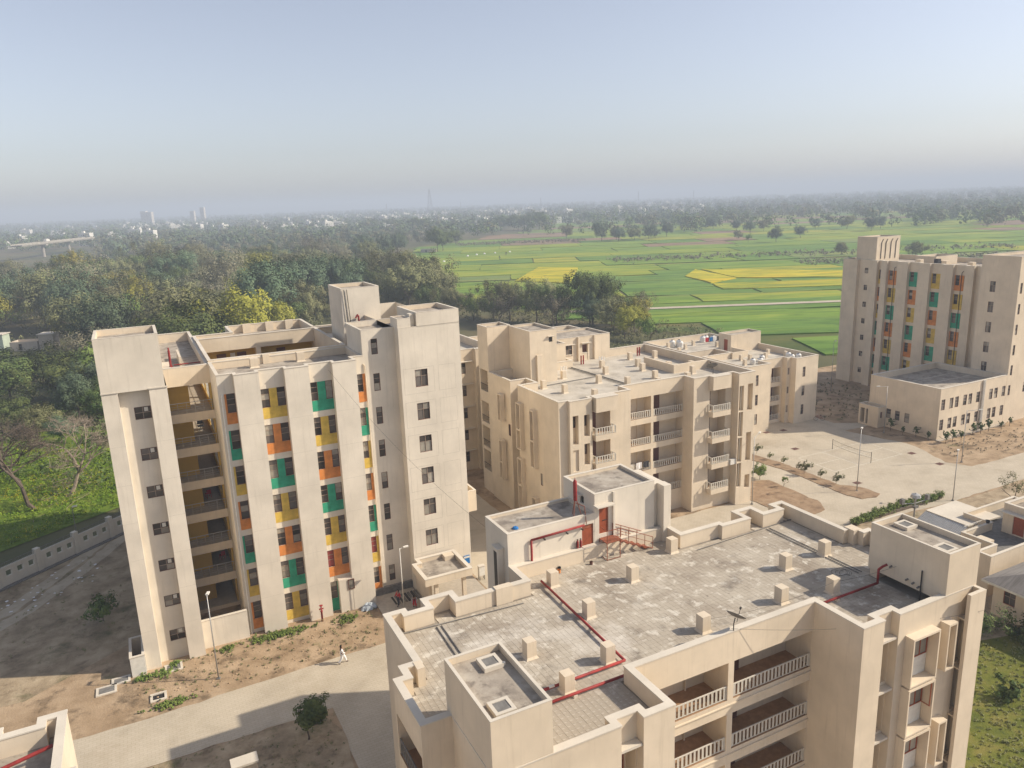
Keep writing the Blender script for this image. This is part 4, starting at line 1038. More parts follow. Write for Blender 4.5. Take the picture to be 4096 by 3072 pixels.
# red fire main across the roof
z = fr + 0.2
mb = MB()
mb.path([(20.5, 38.3, z), (20.15, 28.75, z), (13.15, 28.65, z)], 0.075, 10)
mb.build('red_pipe', MAT['red'], F, smooth=True)
MB().path([(13.12, 27.7, z), (19.75, 27.7, z)], 0.075, 10).build('red_pipe', MAT['red'], F, smooth=True)
mb = MB().path([(32.3, 27.68, z), (37.95, 27.68, z), (37.95, 27.68, z + 0.9), (38.05, 27.5, z + 1.15), (38.3, 27.4, z + 1.25)], 0.075, 10)
mb.build('red_pipe', MAT['red'], F, smooth=True)
mb = MB()
for x, y in ((20.4, 35.5), (20.28, 32.2), (17.0, 28.69), (14.5, 28.66), (16.5, 27.7), (34.5, 27.68)): mb.box(x - 0.1, x + 0.1, y - 0.1, y + 0.1, fr, fr + 0.14)
mb.build('pipe_support', MAT['coping'], F)
MB().path([(15.6, 28.7, z + 0.02), (15.9, 28.7, z + 0.02)], 0.085).build('pipe_clamp', MAT['white'], F)
# thin grey service pipes and cable
mb = MB()
mb.path([(10.7, 37.2, fr + 0.06), (18.4, 36.7, fr + 0.06)], 0.03, 6); mb.path([(31.8, 36.9, fr + 0.06), (41.0, 37.3, fr + 0.06)], 0.03, 6)
mb.path([(12.9, 36.9, fr + 0.05), (12.6, 29.0, fr + 0.05)], 0.035, 6); mb.path([(13.2, 36.9, fr + 0.05), (12.9, 29.0, fr + 0.05)], 0.035, 6)
mb.path([(38.2, 37.0, fr + 0.05), (38.3, 29.3, fr + 0.05)], 0.03, 6); mb.path([(38.5, 37.0, fr + 0.05), (38.6, 29.3, fr + 0.05)], 0.03, 6)
mb.build('roof_conduit', MAT['grey'], F)
# balconies on the lit face
for f in FF:
    p = (19.5, 27.1)
    if f > 1:
        balustrade(F, p, (1, 0), 0.05, 6.18, f, 0.85, 0.05, 0.27); balustrade(F, p, (1, 0), 6.62, 12.4, f, 0.85, 0.05, 0.27)
    boxpart(F, 'balcony_door', 'door_brown', (19.6, 21.9, 28.92, 28.98, f + 0.02, f + 2.1)); boxpart(F, 'balcony_door', 'door_brown', (26.2, 28.2, 28.92, 28.98, f + 0.02, f + 2.1))
    MB().tube((24.3, 28.9, f), (24.3, 28.9, f + 2.3), 0.05, n=8).build('drain_pipe', MAT['plaster'], F)
    boxpart(F, 'slab_edge', 'plaster', (19.52, 31.93, 27.02, 27.098, f - 0.32, f - 0.25))
    if f > 5:
        balustrade(F, (8.8, 32.1), (0, -1), 0.18, 3.72, f, 0.9, 0.05, 0.27, mat='grey')
        boxpart(F, 'balcony_door', 'door_brown', (10.1, 10.16, 28.6, 30.2, f + 0.02, f + 2.1))
    # niche ledges and windows
    for x0 in (33.64, 16.59): boxpart(F, 'niche_ledge', 'coping', (x0, x0 + 1.12, 23.9, 24.34, f + 2.62, f + 2.75))
    window(F, (33.6, 25.15), (1, 0), 0.5, 1.12, f + 1.0, f + 2.3, 0.0, 'one'); window(F, (16.55, 25.15), (1, 0), 0.3, 0.95, f + 0.6, f + 2.0, 0.0, 'v3', fr='door_red')
    # framed box windows
    mb = MB(); x0, x1, y0, y1 = 35.4, 37.65, 23.3, 23.848; t = 0.1
    mb.box(x0, x0 + t, y0, y1, f - 0.4, f + 2.65); mb.box(x1 - t, x1, y0, y1, f - 0.4, f + 2.65)
    mb.box(x0 + t, x1 - t, y0 + 0.003, y1, f + 2.53, f + 2.65); mb.box(x0 + t, x1 - t, y0 + 0.003, y1, f - 0.4, f - 0.3)
    mb.build('window_surround', MAT['plaster'], F)
    w = window(F, (35.5, 23.97), (1, 0), 0.75, 1.95, f + 0.95, f + 2.45, 0.0, 'col2', fr='door_red', bar='door_red', pane='curtain')
    boxpart(F, 'window_apron', 'white', (36.3, 37.5, 23.93, 23.967, f - 0.28, f + 0.9))
for f in FF[1::2]:
    mb = MB(); x0, x1, y0, y1 = 38.4, 39.15, 23.3, 23.848; t = 0.09
    mb.box(x0, x0 + t, y0, y1, f - 0.3, f + 2.65); mb.box(x1 - t, x1, y0, y1, f - 0.3, f + 2.65); mb.box(x0 + t, x1 - t, y0 + 0.003, y1, f + 2.53, f + 2.65); mb.box(x0 + t, x1 - t, y0 + 0.003, y1, f - 0.3, f - 0.2)
    mb.build('window_surround', MAT['plaster'], F)
# open casement on the third floor
boxpart(F, 'open_casement', 'door_red', [(37.4, 37.44, 23.35, 23.9, 7.12 + 0.95, 7.12 + 1.0), (37.4, 37.44, 23.35, 23.9, 7.12 + 2.4, 7.12 + 2.45), (37.401, 37.439, 23.35, 23.4, 7.12 + 1.0, 7.12 + 2.4)])
# end pier on the corner
walls(F, [(39.9, 23.2), (41.3, 23.2), (41.3, 23.84), (41.05, 23.84), (41.05, 23.42), (39.9, 23.42)], -0.2, 14.42, None, 'plaster', 'end_pier')
MB().poly([(x, y, 14.42) for x, y in [(39.9, 23.2), (41.3, 23.2), (41.3, 23.84), (41.05, 23.84), (41.05, 23.42), (39.9, 23.42)]]).build('coping', MAT['coping'], F)
for f in FF: boxpart(F, 'niche_ledge', 'plaster', (40.0, 41.04, 23.43, 23.84, f + 2.35, f + 2.43))

# ------------------------------------------------------------------ stair head on its roof (own block, rises from the ground)
sl = [(18.95, 39.76), (25.45, 39.76), (25.45, 43.1), (18.95, 43.1)]
hS = {0: [dict(s0=5.5, s1=6.4, z0=fr + 0.1, z1=fr + 2.45, d=0.12)]}
walls(F, sl, -0.2, 16.6, hS, 'plaster_t', 'stair_head'); parapet(F, sl, 16.6, 16.42, th=0.2, cop=0.03, over=0.01)
s2 = [(25.455, 39.75), (30.35, 39.75), (30.35, 43.8), (25.455, 43.8)]
walls(F, s2, -0.2, 17.9, {0: [dict(s0=0.35, s1=1.1, z0=15.0, z1=16.97, d=0.12)], 3: [dict(s0=2.2, s1=2.7, z0=16.75, z1=17.3, d=0.12, back=1)]}, 'plaster_t', 'stair_head', True, ('dark',)); parapet(F, s2, 17.9, 17.7, th=0.2, cop=0.03, over=0.01)
boxpart(F, 'sunshade', 'coping', [(25.35, 26.75, 39.2, 39.75, 17.1, 17.18), (25.1, 25.45, 41.2, 42.0, 17.35, 17.42)])
boxpart(F, 'stair_head', 'plaster_t', (30.36, 31.35, 40.0, 43.0, 0, 17.55)); boxpart(F, 'buttress', 'plaster_t', (30.75, 31.36, 39.2, 39.98, fr - 0.02, 17.6)); boxpart(F, 'buttress', 'plaster_t', (26.85, 27.0, 39.6, 39.75, fr, 17.85))
boxpart(F, 'window_hood', 'plaster_t', [(18.5, 18.945, 40.4, 41.1, 9.0, 15.4), (18.45, 18.945, 40.3, 41.2, 15.4, 15.48)])
boxpart(F, 'recess', 'dark', (18.49, 18.52, 40.5, 40.95, 9.2, 15.2))  # flat dark panel, the shade inside the hood put in as colour
d1 = boxpart(F, 'roof_door', 'door_red', (24.47, 25.34, 39.82, 39.87, fr + 0.1, fr + 2.15)); boxpart(d1, 'fanlight', 'rust', (0, 0.87, 0.01, 0.04, 2.07, 2.33))
d2 = boxpart(F, 'roof_door', 'door_red', (25.81, 26.54, 39.82, 39.87, 15.0, 16.96)); boxpart(d2, 'bolt', 'dark', (0.3, 0.65, -0.04, -0.002, 0.9, 0.94))
boxpart(F, 'crawl_opening', 'dark', (25.8, 26.7, 39.72, 39.752, fr + 0.02, fr + 0.95))  # dark sheet on the wall paints the shade of a low opening
# red pipe on the stair-head wall, extinguishers
mb = MB().path([(20.57, 39.62, fr + 0.1), (20.57, 39.62, 15.9), (24.55, 39.62, 16.0)], 0.075, 10); mb.build('red_pipe', MAT['red'], F, smooth=True)
for x in (21.5, 23.2, 24.35): boxpart(F, 'pipe_bracket', 'dark', (x, x + 0.06, 39.5, 39.75, 15.7, 15.78))
for x, lab in ((24.02, 'red fire extinguisher hanging left on the stair-head wall by the roof door'), (24.27, 'red fire extinguisher hanging closest to the lower roof door')):
    ex = empty('fire_extinguisher', (x, 39.64, 14.5)); tag(ex, lab, 'extinguisher', 'extinguishers by the roof door')
    MB().lathe([(0, 0), (0.075, 0), (0.08, 0.03), (0.08, 0.42), (0.05, 0.5), (0.03, 0.52), (0.03, 0.56), (0, 0.56)], n=12).build('cylinder', MAT['red'], ex, smooth=True)
    MB().box(-0.03, 0.03, -0.05, 0.06, 0.56, 0.6).path([(0, 0, 0.58), (-0.1, -0.04, 0.5), (-0.12, -0.04, 0.1)], 0.014, 6).build('hose', MAT['black_pl'], ex)
# steel stair to the upper door
st = empty('steel_stair', (25.7, 38.7, fr)); st.location = (0, 0, 0)
tag(st, 'rusty steel stair and landing leading to the upper roof door', 'stair')
zl = 14.75
MB().box(25.75, 26.85, 38.75, 39.7, zl - 0.05, zl).build('landing', MAT['rust'], st)
for k in range(5):
    x = 26.9 + 0.5 * k; MB().box(x, x + 0.32, 38.78, 39.65, zl - 0.24 * (k + 1), zl - 0.24 * (k + 1) + 0.03).build('tread', MAT['rust'], st)
mb = MB()
for y in (38.75, 39.67): mb.path([(26.85, y, zl - 0.05), (29.5, y, fr + 0.02)], 0.035, 6)
mb.build('stringer', MAT['rust'], st)
mb = MB()
for x, y in ((25.78, 38.78), (26.82, 38.78), (25.78, 39.65), (26.82, 39.65)): mb.tube((x, y, fr), (x, y, zl), 0.03, n=6)
mb.path([(25.78, 38.78, fr + 0.05), (25.78, 39.65, fr + 0.05)], 0.025, 6); mb.path([(25.78, 38.78, fr + 0.05), (26.82, 38.78, fr + 0.05)], 0.025, 6)
mb.build('leg_frame', MAT['rust'], st)
mb = MB()
hr_ = 0.85
for y in (38.76, 39.66):
    top = [(26.82, y, zl + hr_), (29.5, y, fr + hr_)]
    if y < 39: top = [(25.78, y, zl + hr_)] + top
    mb.path(top, 0.026, 6); mb.path([(a, b, c - 0.42) for a, b, c in top], 0.018, 6)
    for k in range(5):
        t = k / 4; x = 26.82 + 2.68 * t; zz = zl + (fr - zl) * t; mb.tube((x, y, zz), (x, y, zz + hr_), 0.022, n=6)
mb.tube((25.78, 38.76, zl), (25.78, 38.76, zl + hr_), 0.022, n=6); mb.path([(25.78, 38.76, zl + hr_), (25.78, 39.6, zl + hr_)], 0.024, 6)
mb.build('handrail', MAT['rust'], st)
# air-release vessel on a tripod
av = empty('air_vessel', (0, 0, 0)); tag(av, 'red cylinder on thin tripod legs standing on the stair-head roof', 'pressure vessel')
MB().lathe([(0.0, 0), (0.1, 0.0), (0.13, 0.08), (0.13, 1.35), (0.08, 1.45), (0.02, 1.5), (0.02, 1.62), (0, 1.62)], (24.3, 40.3, 17.55), 14).build('vessel', MAT['red'], av, smooth=True)
for x, y in ((23.97, 40.0), (24.62, 40.0), (24.3, 40.7)): MB().tube((x, y, 16.42), (24.3 + (x - 24.3) * 0.2, 40.3 + (y - 40.3) * 0.2, 17.6), 0.025, n=6).build('leg', MAT['rust'], av)
MB().path([(24.3, 40.3, 17.4), (24.75, 39.9, 17.2), (24.75, 39.66, 16.0)], 0.025, 6).build('feed_pipe', MAT['rust'], av)
# dish, cans, blue bag
def dish(x, y, z, s, yaw, lab):
    t = empty('satellite_dish', (x, y, z), yaw); tag(t, lab, 'satellite dish')
    MB().path([(0, 0, 0), (0, 0, 0.35), (0.12, 0, 0.6)], 0.025, 8).build('mast', MAT['dark'], t)
    mb = MB().lathe([(0.0, 0.0), (0.2, 0.015), (0.36, 0.06), (0.46, 0.11), (0.47, 0.12), (0.46, 0.125), (0.36, 0.075), (0.2, 0.03), (0.0, 0.015)], n=24)
    o = mb.build('reflector', MAT['grey'], t, smooth=True); o.location = (0.15, 0, 0.62); o.rotation_euler = (0, R_(38), 0)
    MB().path([(0.3, 0, 0.3), (0.62, 0, 0.85)], 0.014, 6).box(0.58, 0.68, -0.03, 0.03, 0.82, 0.92).build('feed_arm', MAT['dark'], t)
    t.scale = (s, s, s)
dish(25.96, 27.1, ft + 0.05, 1.15, R_(20), 'grey satellite dish on the front parapet of the foreground roof')
dish(59.3, 66.75, 16.47, 1.4, R_(70), 'grey satellite dish on the front parapet of the middle block')
for x, y, m, lab, nm in ((22.4, 39.3, 'black_pl', 'small dark paint can beside the stair-head wall', 'paint_can'), (22.2, 39.0, 'orange', 'small orange pot on the roof tiles by the stair-head wall', 'paint_can'), (24.6, 38.9, 'door_brown', 'small brown can on the roof tiles before the lower door', 'paint_can')):
    o = MB().lathe([(0, 0), (0.1, 0), (0.11, 0.22), (0.1, 0.22), (0.095, 0.03), (0, 0.03)], n=12).build(nm, MAT[m], None); o.location = (x, y, fr + 0.003); tag(o, lab, 'can')
o = MB().lathe([(0, 0.1), (0.1, 0.14), (0.19, 0.08), (0.22, 0.0), (0.0, 0.0)], n=9).build('plastic_bag', MAT['blue_pl'], None); o.location = (20.0, 40.7, 16.425); tag(o, 'blue plastic bag lying on the lower stair-head roof', 'bag')
# coil of wire
mb = MB()
for k in range(3):
    c = (37.4 + 0.1 * k, 30.0 - 0.15 * k); r = 0.55 - 0.08 * k
    mb.path([(c[0] + r * math.cos(a) * 1.0, c[1] + r * 0.8 * math.sin(a), fr + 0.04 + 0.05 * math.sin(3 * a + k)) for a in np.linspace(0, 6.28, 20)], 0.012, 4)
tag(mb.build('wire_coil', MAT['dark'], None), 'loose dark wire coil lying on the roof near the right tank', 'wire')

# ------------------------------------------------------------------ corner of a twin block, lower left
Hh = empty('apartment_block')
tag(Hh, 'corner of a cream parapet roof in the lower left corner', 'building')
ph_ = [(-24, 24), (-4.9, 24), (-4.9, 33.0), (-5.45, 33.0), (-5.45, 37.55), (-6.6, 37.55), (-6.6, 37.0), (-8.0, 37.0), (-8.0, 37.55), (-24, 37.55)]
walls(Hh, ph_, -0.2, ft - 0.02, None, 'plaster'); parapet(Hh, ph_, ft - 0.02, fr, th=0.33)
MB().path([(-9.5, 34.9, fr + 0.3), (-5.9, 35.4, fr + 0.75)], 0.09, 10).build('red_pipe', MAT['red'], Hh)
# ------------------------------------------------------------------ vegetation kit
m_bark = plain('bark', (0.13, 0.10, 0.075), 0.9, var=0.3, scale=4)
m_bark2 = plain('pale_bark', (0.30, 0.24, 0.18), 0.9, var=0.3, scale=4)
LEAF = {
 'dark': leafmat('leaf_dark', (0.067, 0.104, 0.032), (0.140, 0.171, 0.049)),
 'olive': leafmat('leaf_olive', (0.140, 0.149, 0.063), (0.226, 0.217, 0.098)),
 'yellow': leafmat('leaf_yellow', (0.207, 0.207, 0.030), (0.329, 0.293, 0.049)),
 'dry': leafmat('leaf_dry', (0.175, 0.16, 0.10), (0.26, 0.235, 0.15)),
 'blue': leafmat('leaf_blue', (0.073, 0.120, 0.067), (0.140, 0.181, 0.098)),
 'fresh': leafmat('leaf_fresh', (0.122, 0.183, 0.039), (0.201, 0.256, 0.061)),
}
def leaf_quads(rng, centres, radii, per, size, up=0.3, core=None):
    """numpy arrays of leaf quads round clump centres, turned outwards so that clumps take light like lumps"""
    n = len(centres) * per
    c = np.repeat(centres, per, 0); r = np.repeat(radii, per)[:, None]
    d = rng.normal(size=(n, 3)); d /= np.linalg.norm(d, axis=1, keepdims=True)
    p = c + d * r * rng.random((n, 1)) ** 0.35
    nrm = d * 0.9 + rng.normal(size=(n, 3)) * 0.24; nrm[:, 2] += up
    if core is not None:
        o = p - core; o /= np.linalg.norm(o, axis=1, keepdims=True) + 1e-9; nrm += o * 1.0
    nrm /= np.linalg.norm(nrm, axis=1, keepdims=True)
    t = np.cross(nrm, rng.normal(size=(n, 3))); t /= np.linalg.norm(t, axis=1, keepdims=True) + 1e-9
    b = np.cross(nrm, t)
    s = size * rng.uniform(0.55, 1.25, (n, 1)); w = s * rng.uniform(0.5, 0.85, (n, 1))
    V = np.stack([p - t * s * 0.5, p + b * w * 0.5, p + t * s * 0.5, p - b * w * 0.5], 1)
    return V.reshape(-1, 3)
def quad_mesh(name, V, mat):
    me = bpy.data.meshes.new(name); n = len(V) // 4
    me.vertices.add(len(V)); me.vertices.foreach_set('co', np.ascontiguousarray(V, dtype=np.float32).ravel())
    me.loops.add(len(V)); me.loops.foreach_set('vertex_index', np.arange(len(V), dtype=np.int32))
    me.polygons.add(n); me.polygons.foreach_set('loop_start', np.arange(0, len(V), 4, dtype=np.int32))
    try: me.polygons.foreach_set('loop_total', np.full(n, 4, dtype=np.int32))
    except Exception: pass
    me.materials.append(mat); me.update(); me.validate()
    return me
def branches(mb, rng, p, d, L, r, depth, tips, spread=0.6, n0=3):
    q = p + d * L
    mid = p + d * L * 0.5 + rng.normal(0, L * 0.05, 3)
    mb.tube(p, mid, r, r * 0.82, 6, False); mb.tube(mid, q, r * 0.82, r * 0.62, 6, False)
    if depth == 0: tips.append(q); return
    for k in range(n0 if rng.random() < 0.7 else 2):
        dd = d + rng.normal(0, spread, 3); dd[2] = abs(dd[2]) * 0.7 + 0.15; dd /= np.linalg.norm(dd)
        branches(mb, rng, q, dd, L * rng.uniform(0.6, 0.85), r * 0.58, depth - 1, tips, spread, n0)
def tree_proto(seed, kind, h=11.0, cr=5.0, nc=46, per=44, leaf=0.55, bark=None, clump=1.35, low=0.28, flat=0.75):
    rng = np.random.default_rng(seed)
    mb = MB(); tips = []
    branches(mb, rng, np.array([0, 0, -0.2]), np.array([rng.normal(0, .06), rng.normal(0, .06), 1.0]), h * 0.3, 0.022 * h, 3, tips, 0.55)
    trunk = mb.mesh('trunk', bark or m_bark)
    # uneven crown: clumps inside a few overlapping lobes
    lobes = [(rng.normal(0, cr * 0.38, 2), rng.uniform(h * (low + 0.18), h * 0.82), rng.uniform(0.5, 0.85)) for _ in range(7)]
    cs = []
    while len(cs) < nc:
        l = lobes[rng.integers(len(lobes))]
        d = rng.normal(size=3); d /= np.linalg.norm(d); rad = cr * l[2] * rng.uniform(0.55, 1.0)
        p = np.array([l[0][0], l[0][1], l[1]]) + d * np.array([rad, rad, rad * flat])
        if p[2] > h * low and p[2] < h * 1.02: cs.append(p)
    cs = np.array(cs); rr = rng.uniform(0.6, 1.15, nc) * clump
    crown = quad_mesh('crown', leaf_quads(rng, cs, rr, per, leaf, core=np.array([0, 0, h * 0.5])), LEAF[kind])
    return trunk, crown
PROTO = {}
import zlib
def protos(kind, n, lk=None, **kw): PROTO[kind] = [tree_proto(zlib.crc32(kind.encode()) % 1000 + 17 * k, lk or kind, **kw) for k in range(n)]
protos('dark', 3, h=11, cr=5.4, nc=120, per=105, leaf=0.36)
protos('olive', 5, h=10, cr=6.0, nc=130, per=95, leaf=0.34, flat=0.6)
protos('yellow', 2, h=10, cr=5.0, nc=100, per=100, leaf=0.34)
protos('dry', 4, h=11, cr=5.6, nc=100, per=60, leaf=0.28, bark=m_bark2, clump=1.5)
protos('blue', 3, h=11, cr=5.2, nc=120, per=100, leaf=0.36)
protos('fresh', 2, h=8, cr=3.4, nc=44, per=46, leaf=0.45)
def bare_proto(seed, h, mat):
    rng = np.random.default_rng(seed); mb = MB(); tips = []
    branches(mb, rng, np.array([0, 0, -0.2]), np.array([rng.normal(0, .15), rng.normal(0, .15), 1.0]), h * 0.25, 0.022 * h, 5, tips, 0.5, 3)
    for q in tips:
        for k in range(2):
            d = rng.normal(0, 1, 3); d[2] = abs(d[2]) * 0.6; d /= np.linalg.norm(d); mb.tube(q, q + d * rng.uniform(0.5, 1.3), 0.018, 0.006, 4, False)
    return mb.mesh('trunk', mat)
BARE = [bare_proto(s, 9.0, m) for s, m in ((3, m_bark2), (8, m_bark), (21, m_bark2))]
NTREE = 0
def tree(kind, x, y, s, label, group, k=None, z=0.0, sz=None, name='tree'):
    global NTREE
    NTREE += 1
    t, c = PROTO[kind][NTREE % len(PROTO[kind]) if k is None else k]
    o = empty(name, (x, y, z), random.uniform(0, 6.28)); o.scale = (s, s, sz or s * random.uniform(0.85, 1.15))
    inst('trunk', t, o); inst('crown', c, o)
    return tag(o, label, 'tree', group)
# ---- single trees that stand out
tree('dark', -25, 178, 1.35, 'big round dark green tree beyond the boundary wall at the left edge', None, sz=1.05)
tree('dark', -16.5, 176, 1.25, 'big round dark green tree beside the ruin, right half of the pair', None, sz=1.0)
for n, (x, y, sc) in enumerate(((-30, 150, .6), (-24, 156, .7), (-18, 150, .6), (-12, 158, .75), (-7, 152, .65), (-2, 160, .8), (-5, 140, .5), (-9, 168, .9), (-3, 176, .9), (-33, 163, .8), (-26, 144, .45), (-14, 143, .45), (1, 186, 1.0), (-8, 190, 1.0))):
    tree(['dark', 'dark', 'olive', 'blue'][n % 4], x, y, sc, 'low dark bushy tree in the scrub behind the mustard plot', 'scrub trees behind the mustard plot')
tree('yellow', -45, 292, 1.5, 'yellow-green tree at the left edge behind the ruined hut', None)
tree('yellow', 2, 292, 1.25, 'bright yellow-green tree above the left tower tank', None)
tree('dark', 122, 190, 1.35, 'tall dark tree crown rising behind the middle block', None, sz=1.55)
tree('blue', 118, 186, 1.1, 'bluish dense tree left under the tall dark crown behind the middle block', None)
tree('olive', 88, 291, 1.15, 'olive spreading tree right of the tall rooftop tank', None)
tree('dry', 44, 268, 1.5, 'pale grey half-bare tree with white limbs behind the left tower roof', None, sz=1.6)
for i, (x, y, s, kd) in enumerate(((92, 228, .95, 'olive'), (97, 222, 1.0, 'fresh'), (101, 212, 1.25, 'fresh'), (106, 214, 1.2, 'olive'), (110, 204, 1.3, 'olive'), (113, 196, 1.1, 'dark'), (126, 186, 1.0, 'olive'), (124, 172, .9, 'yellow'), (115, 164, .95, 'yellow'), (119, 158, .8, 'fresh'), (98, 205, 1.0, 'dry'), (89, 240, .9, 'dark'), (94, 262, .8, 'yellow'), (104, 222, 1.0, 'olive'), (84, 262, .85, 'olive'), (121, 178, .9, 'olive'), (108, 190, 1.0, 'dry'), (129, 177, .9, 'dry'))):
    tree(kd, x, y, s, {'olive': 'olive tree in the belt behind the middle block', 'fresh': 'light green small-leaved tree in the belt behind the middle block', 'dark': 'dark green tree in the belt behind the middle block', 'yellow': 'yellowish tree at the right end of the belt behind the middle block', 'dry': 'greyish thin tree in the belt behind the middle block'}[kd], 'tree belt behind the middle block')
for i, (x, y, s, kd) in enumerate(((431, 421, 1.0, 'blue'), (478, 442, 1.0, 'blue'), (418, 436, .8, 'fresh'), (364, 306, .75, 'olive'), (366, 261, .8, 'olive'), (440, 470, .7, 'olive'), (512, 532, 1.1, 'blue'))):
    tree(kd, x, y, s, ['dark pointed tree standing alone in the green fields', 'second dark tree to its right in the green fields', 'small pale green tree left of the dark field trees', 'thin lone tree in the field left of the far tower', 'lone tree showing above the far tower roof', 'small tree behind the lone dark field trees', 'larger dark tree at the back of the fields'][i], 'lone trees in the fields')
for i, (x, y) in enumerate(((372, 624), (368, 559), (376, 545), (391, 543), (406, 543), (441, 563), (384, 560), (398, 556), (420, 552), (547, 886), (634, 1000), (641, 961), (637, 785), (563, 640), (537, 577), (547, 551), (598, 535), (581, 459), (600, 500), (620, 480))):
    tree('blue' if i % 3 else 'olive', x, y, random.uniform(0.9, 1.35), 'hazy tree in the broken line across the far fields', 'tree line across the far fields')
for i, (x, y) in enumerate(((138, 559), (145, 536), (149, 513), (163, 526), (190, 577), (152, 548), (218, 563), (271, 654), (225, 570))):
    tree('blue' if i < 6 else 'dark', x, y, random.uniform(1.1, 1.5), 'bluish bushy tree at the left rim of the fields' if i < 6 else 'small tree clump by the field hut', 'trees at the rim of the fields')
for i, (x, y) in enumerate(((336, 1121), (351, 1080), (353, 1005), (358, 963), (345, 1040), (362, 985), (448, 917), (455, 897), (463, 874), (469, 855), (452, 880))):
    tree('dark', x, y, random.uniform(1.5, 1.9), 'dark tree in the far clump left of the lattice mast' if i < 6 else 'dark tree in the compact clump behind the ploughed field', 'dark clumps behind the fields')
# ---- the wood on the left: nearest trees one by one
def az_d(az, d): return uv(d * math.sin(R_(az)), d * math.cos(R_(az)))
cand = []
rngw = np.random.default_rng(5)
d = 178.0
while d < 1000:
    step = 12.5 + d * 0.011
    a0 = -37.0
    while True:
        az = a0 + rngw.uniform(-0.3, 0.3) * math.degrees(step / d)
        if az > 20: break
        dd = d + rngw.uniform(-0.5, 0.5) * step
        u_, v_ = dd * math.sin(R_(az)), dd * math.cos(R_(az))
        ok = u_ < umin(v_) - 8 and az < -4
        if v_ < 262 and -60 < u_ < 60: ok = False
        if 262 < v_ < 330 and u_ > -45: ok = ok and rngw.random() < 0.75
        if 380 < dd < 520 and -15 < az < -8.5: ok = ok and rngw.random() < 0.3       # bare brown clearing
        if dd < 278 and az < -30.5: ok = False                               # clearing round the ruined huts
        if -34.5 < az < -28.0 and dd > 500: ok = False                      # open river bed before the bridge
        if ok: cand.append((dd, *uv(u_, v_)))
        a0 += math.degrees(step / d)
    d += step * 0.95
cand.sort(); print('wood', len(cand))
kinds = ['olive', 'dark', 'dry', 'blue', 'yellow', 'fresh']
KW = {'olive': 'olive brown tree', 'dark': 'dark green tree', 'dry': 'grey thin-leaved tree', 'blue': 'blue-green tree', 'yellow': 'yellow-green tree', 'fresh': 'small fresh green tree'}
def zone(x, y):
    az = math.degrees(math.atan2(x * RH[0] + y * RH[1], x * FH[0] + y * FH[1])); d = math.hypot(x, y)
    a = 'at the left edge of the wood' if az < -31 else 'in the wood above the ruined huts' if az < -27 else 'in the wood over the left tower tank block' if az < -22 else 'in the wood over the left tower court' if az < -16 else 'in the wood left of the tall rooftop tank' if az < -12 else 'in the wood beside the fields'
    return a + (', front row' if d < 250 else ', middle depth' if d < 330 else ', farther back')
NW = 205
for dd, x, y in cand[:NW]:
    kd = kinds[int(rngw.choice(6, p=[.40, .13, .14, .12, .09, .12]))]
    tree(kd, x, y, rngw.uniform(1.0, 1.85), KW[kd] + ' ' + zone(x, y), 'wood on the left')
# ---- everything farther: one mass
rest = [(x, y) for dd, x, y in cand[NW:]]
far = []
rngf = np.random.default_rng(9)
for n in range(9000):
    az = rngf.uniform(-38, 38); dd = 760 * (8.0 ** (rngf.random() ** 1.15))
    u_, v_ = dd * math.sin(R_(az)), dd * math.cos(R_(az))
    if az > -9 and dd < 1000 + 160 * math.sin(az * 0.35) + 90 * math.sin(az * 1.7) and rngf.random() > 0.10: continue
    if dd < 960 and az < -9 and rngf.random() < 0.4: continue
    if -34.5 < az < -28.0 and dd < 1000: continue
    far.append(uv(u_, v_) + (dd,))
def mass(name, pts, kindlist, per, nc, leaf, label, seed, size=(5.0, 9.5), sc=lambda d: 1.0):
    rng = np.random.default_rng(seed)
    for kd in kindlist:
        Vs = []
        for i, p in enumerate(pts):
            if i % len(kindlist) != kindlist.index(kd): continue
            s = rng.uniform(0.8, 1.35) * sc(math.hypot(p[0], p[1]))
            cs = rng.normal(size=(nc, 3)); cs /= np.linalg.norm(cs, axis=1, keepdims=True)
            cs = cs * np.array([size[0] * 0.72, size[0] * 0.72, size[1] * 0.36]) * rng.uniform(0.5, 1.0, (nc, 1)) + np.array([0, 0, size[1] * 0.58])
            V = leaf_quads(rng, cs, np.full(nc, size[0] * 0.38), per, leaf, core=np.array([0, 0, size[1] * 0.5]))
            V = V * s; V[:, 0] += p[0]; V[:, 1] += p[1]; Vs.append(V)
        o = inst(name, quad_mesh(name, np.concatenate(Vs), LEAF[kd]))
        tag(o, label.replace('KIND', {'olive': 'olive', 'dark': 'dark', 'blue': 'bluish', 'dry': 'greyish'}[kd]), 'trees', None, 'stuff')
mass('wood', rest, ['olive', 'dark', 'dry', 'blue'], 34, 15, 0.95, 'KIND tree crowns of the wood farther back on the left', 4)
mass('distant_trees', far, ['blue', 'dark', 'olive'], 9, 7, 2.2, 'KIND tree belts fading into haze towards the horizon', 6, (7.5, 12.5), lambda d: min(1.5, 0.85 + d / 5000))
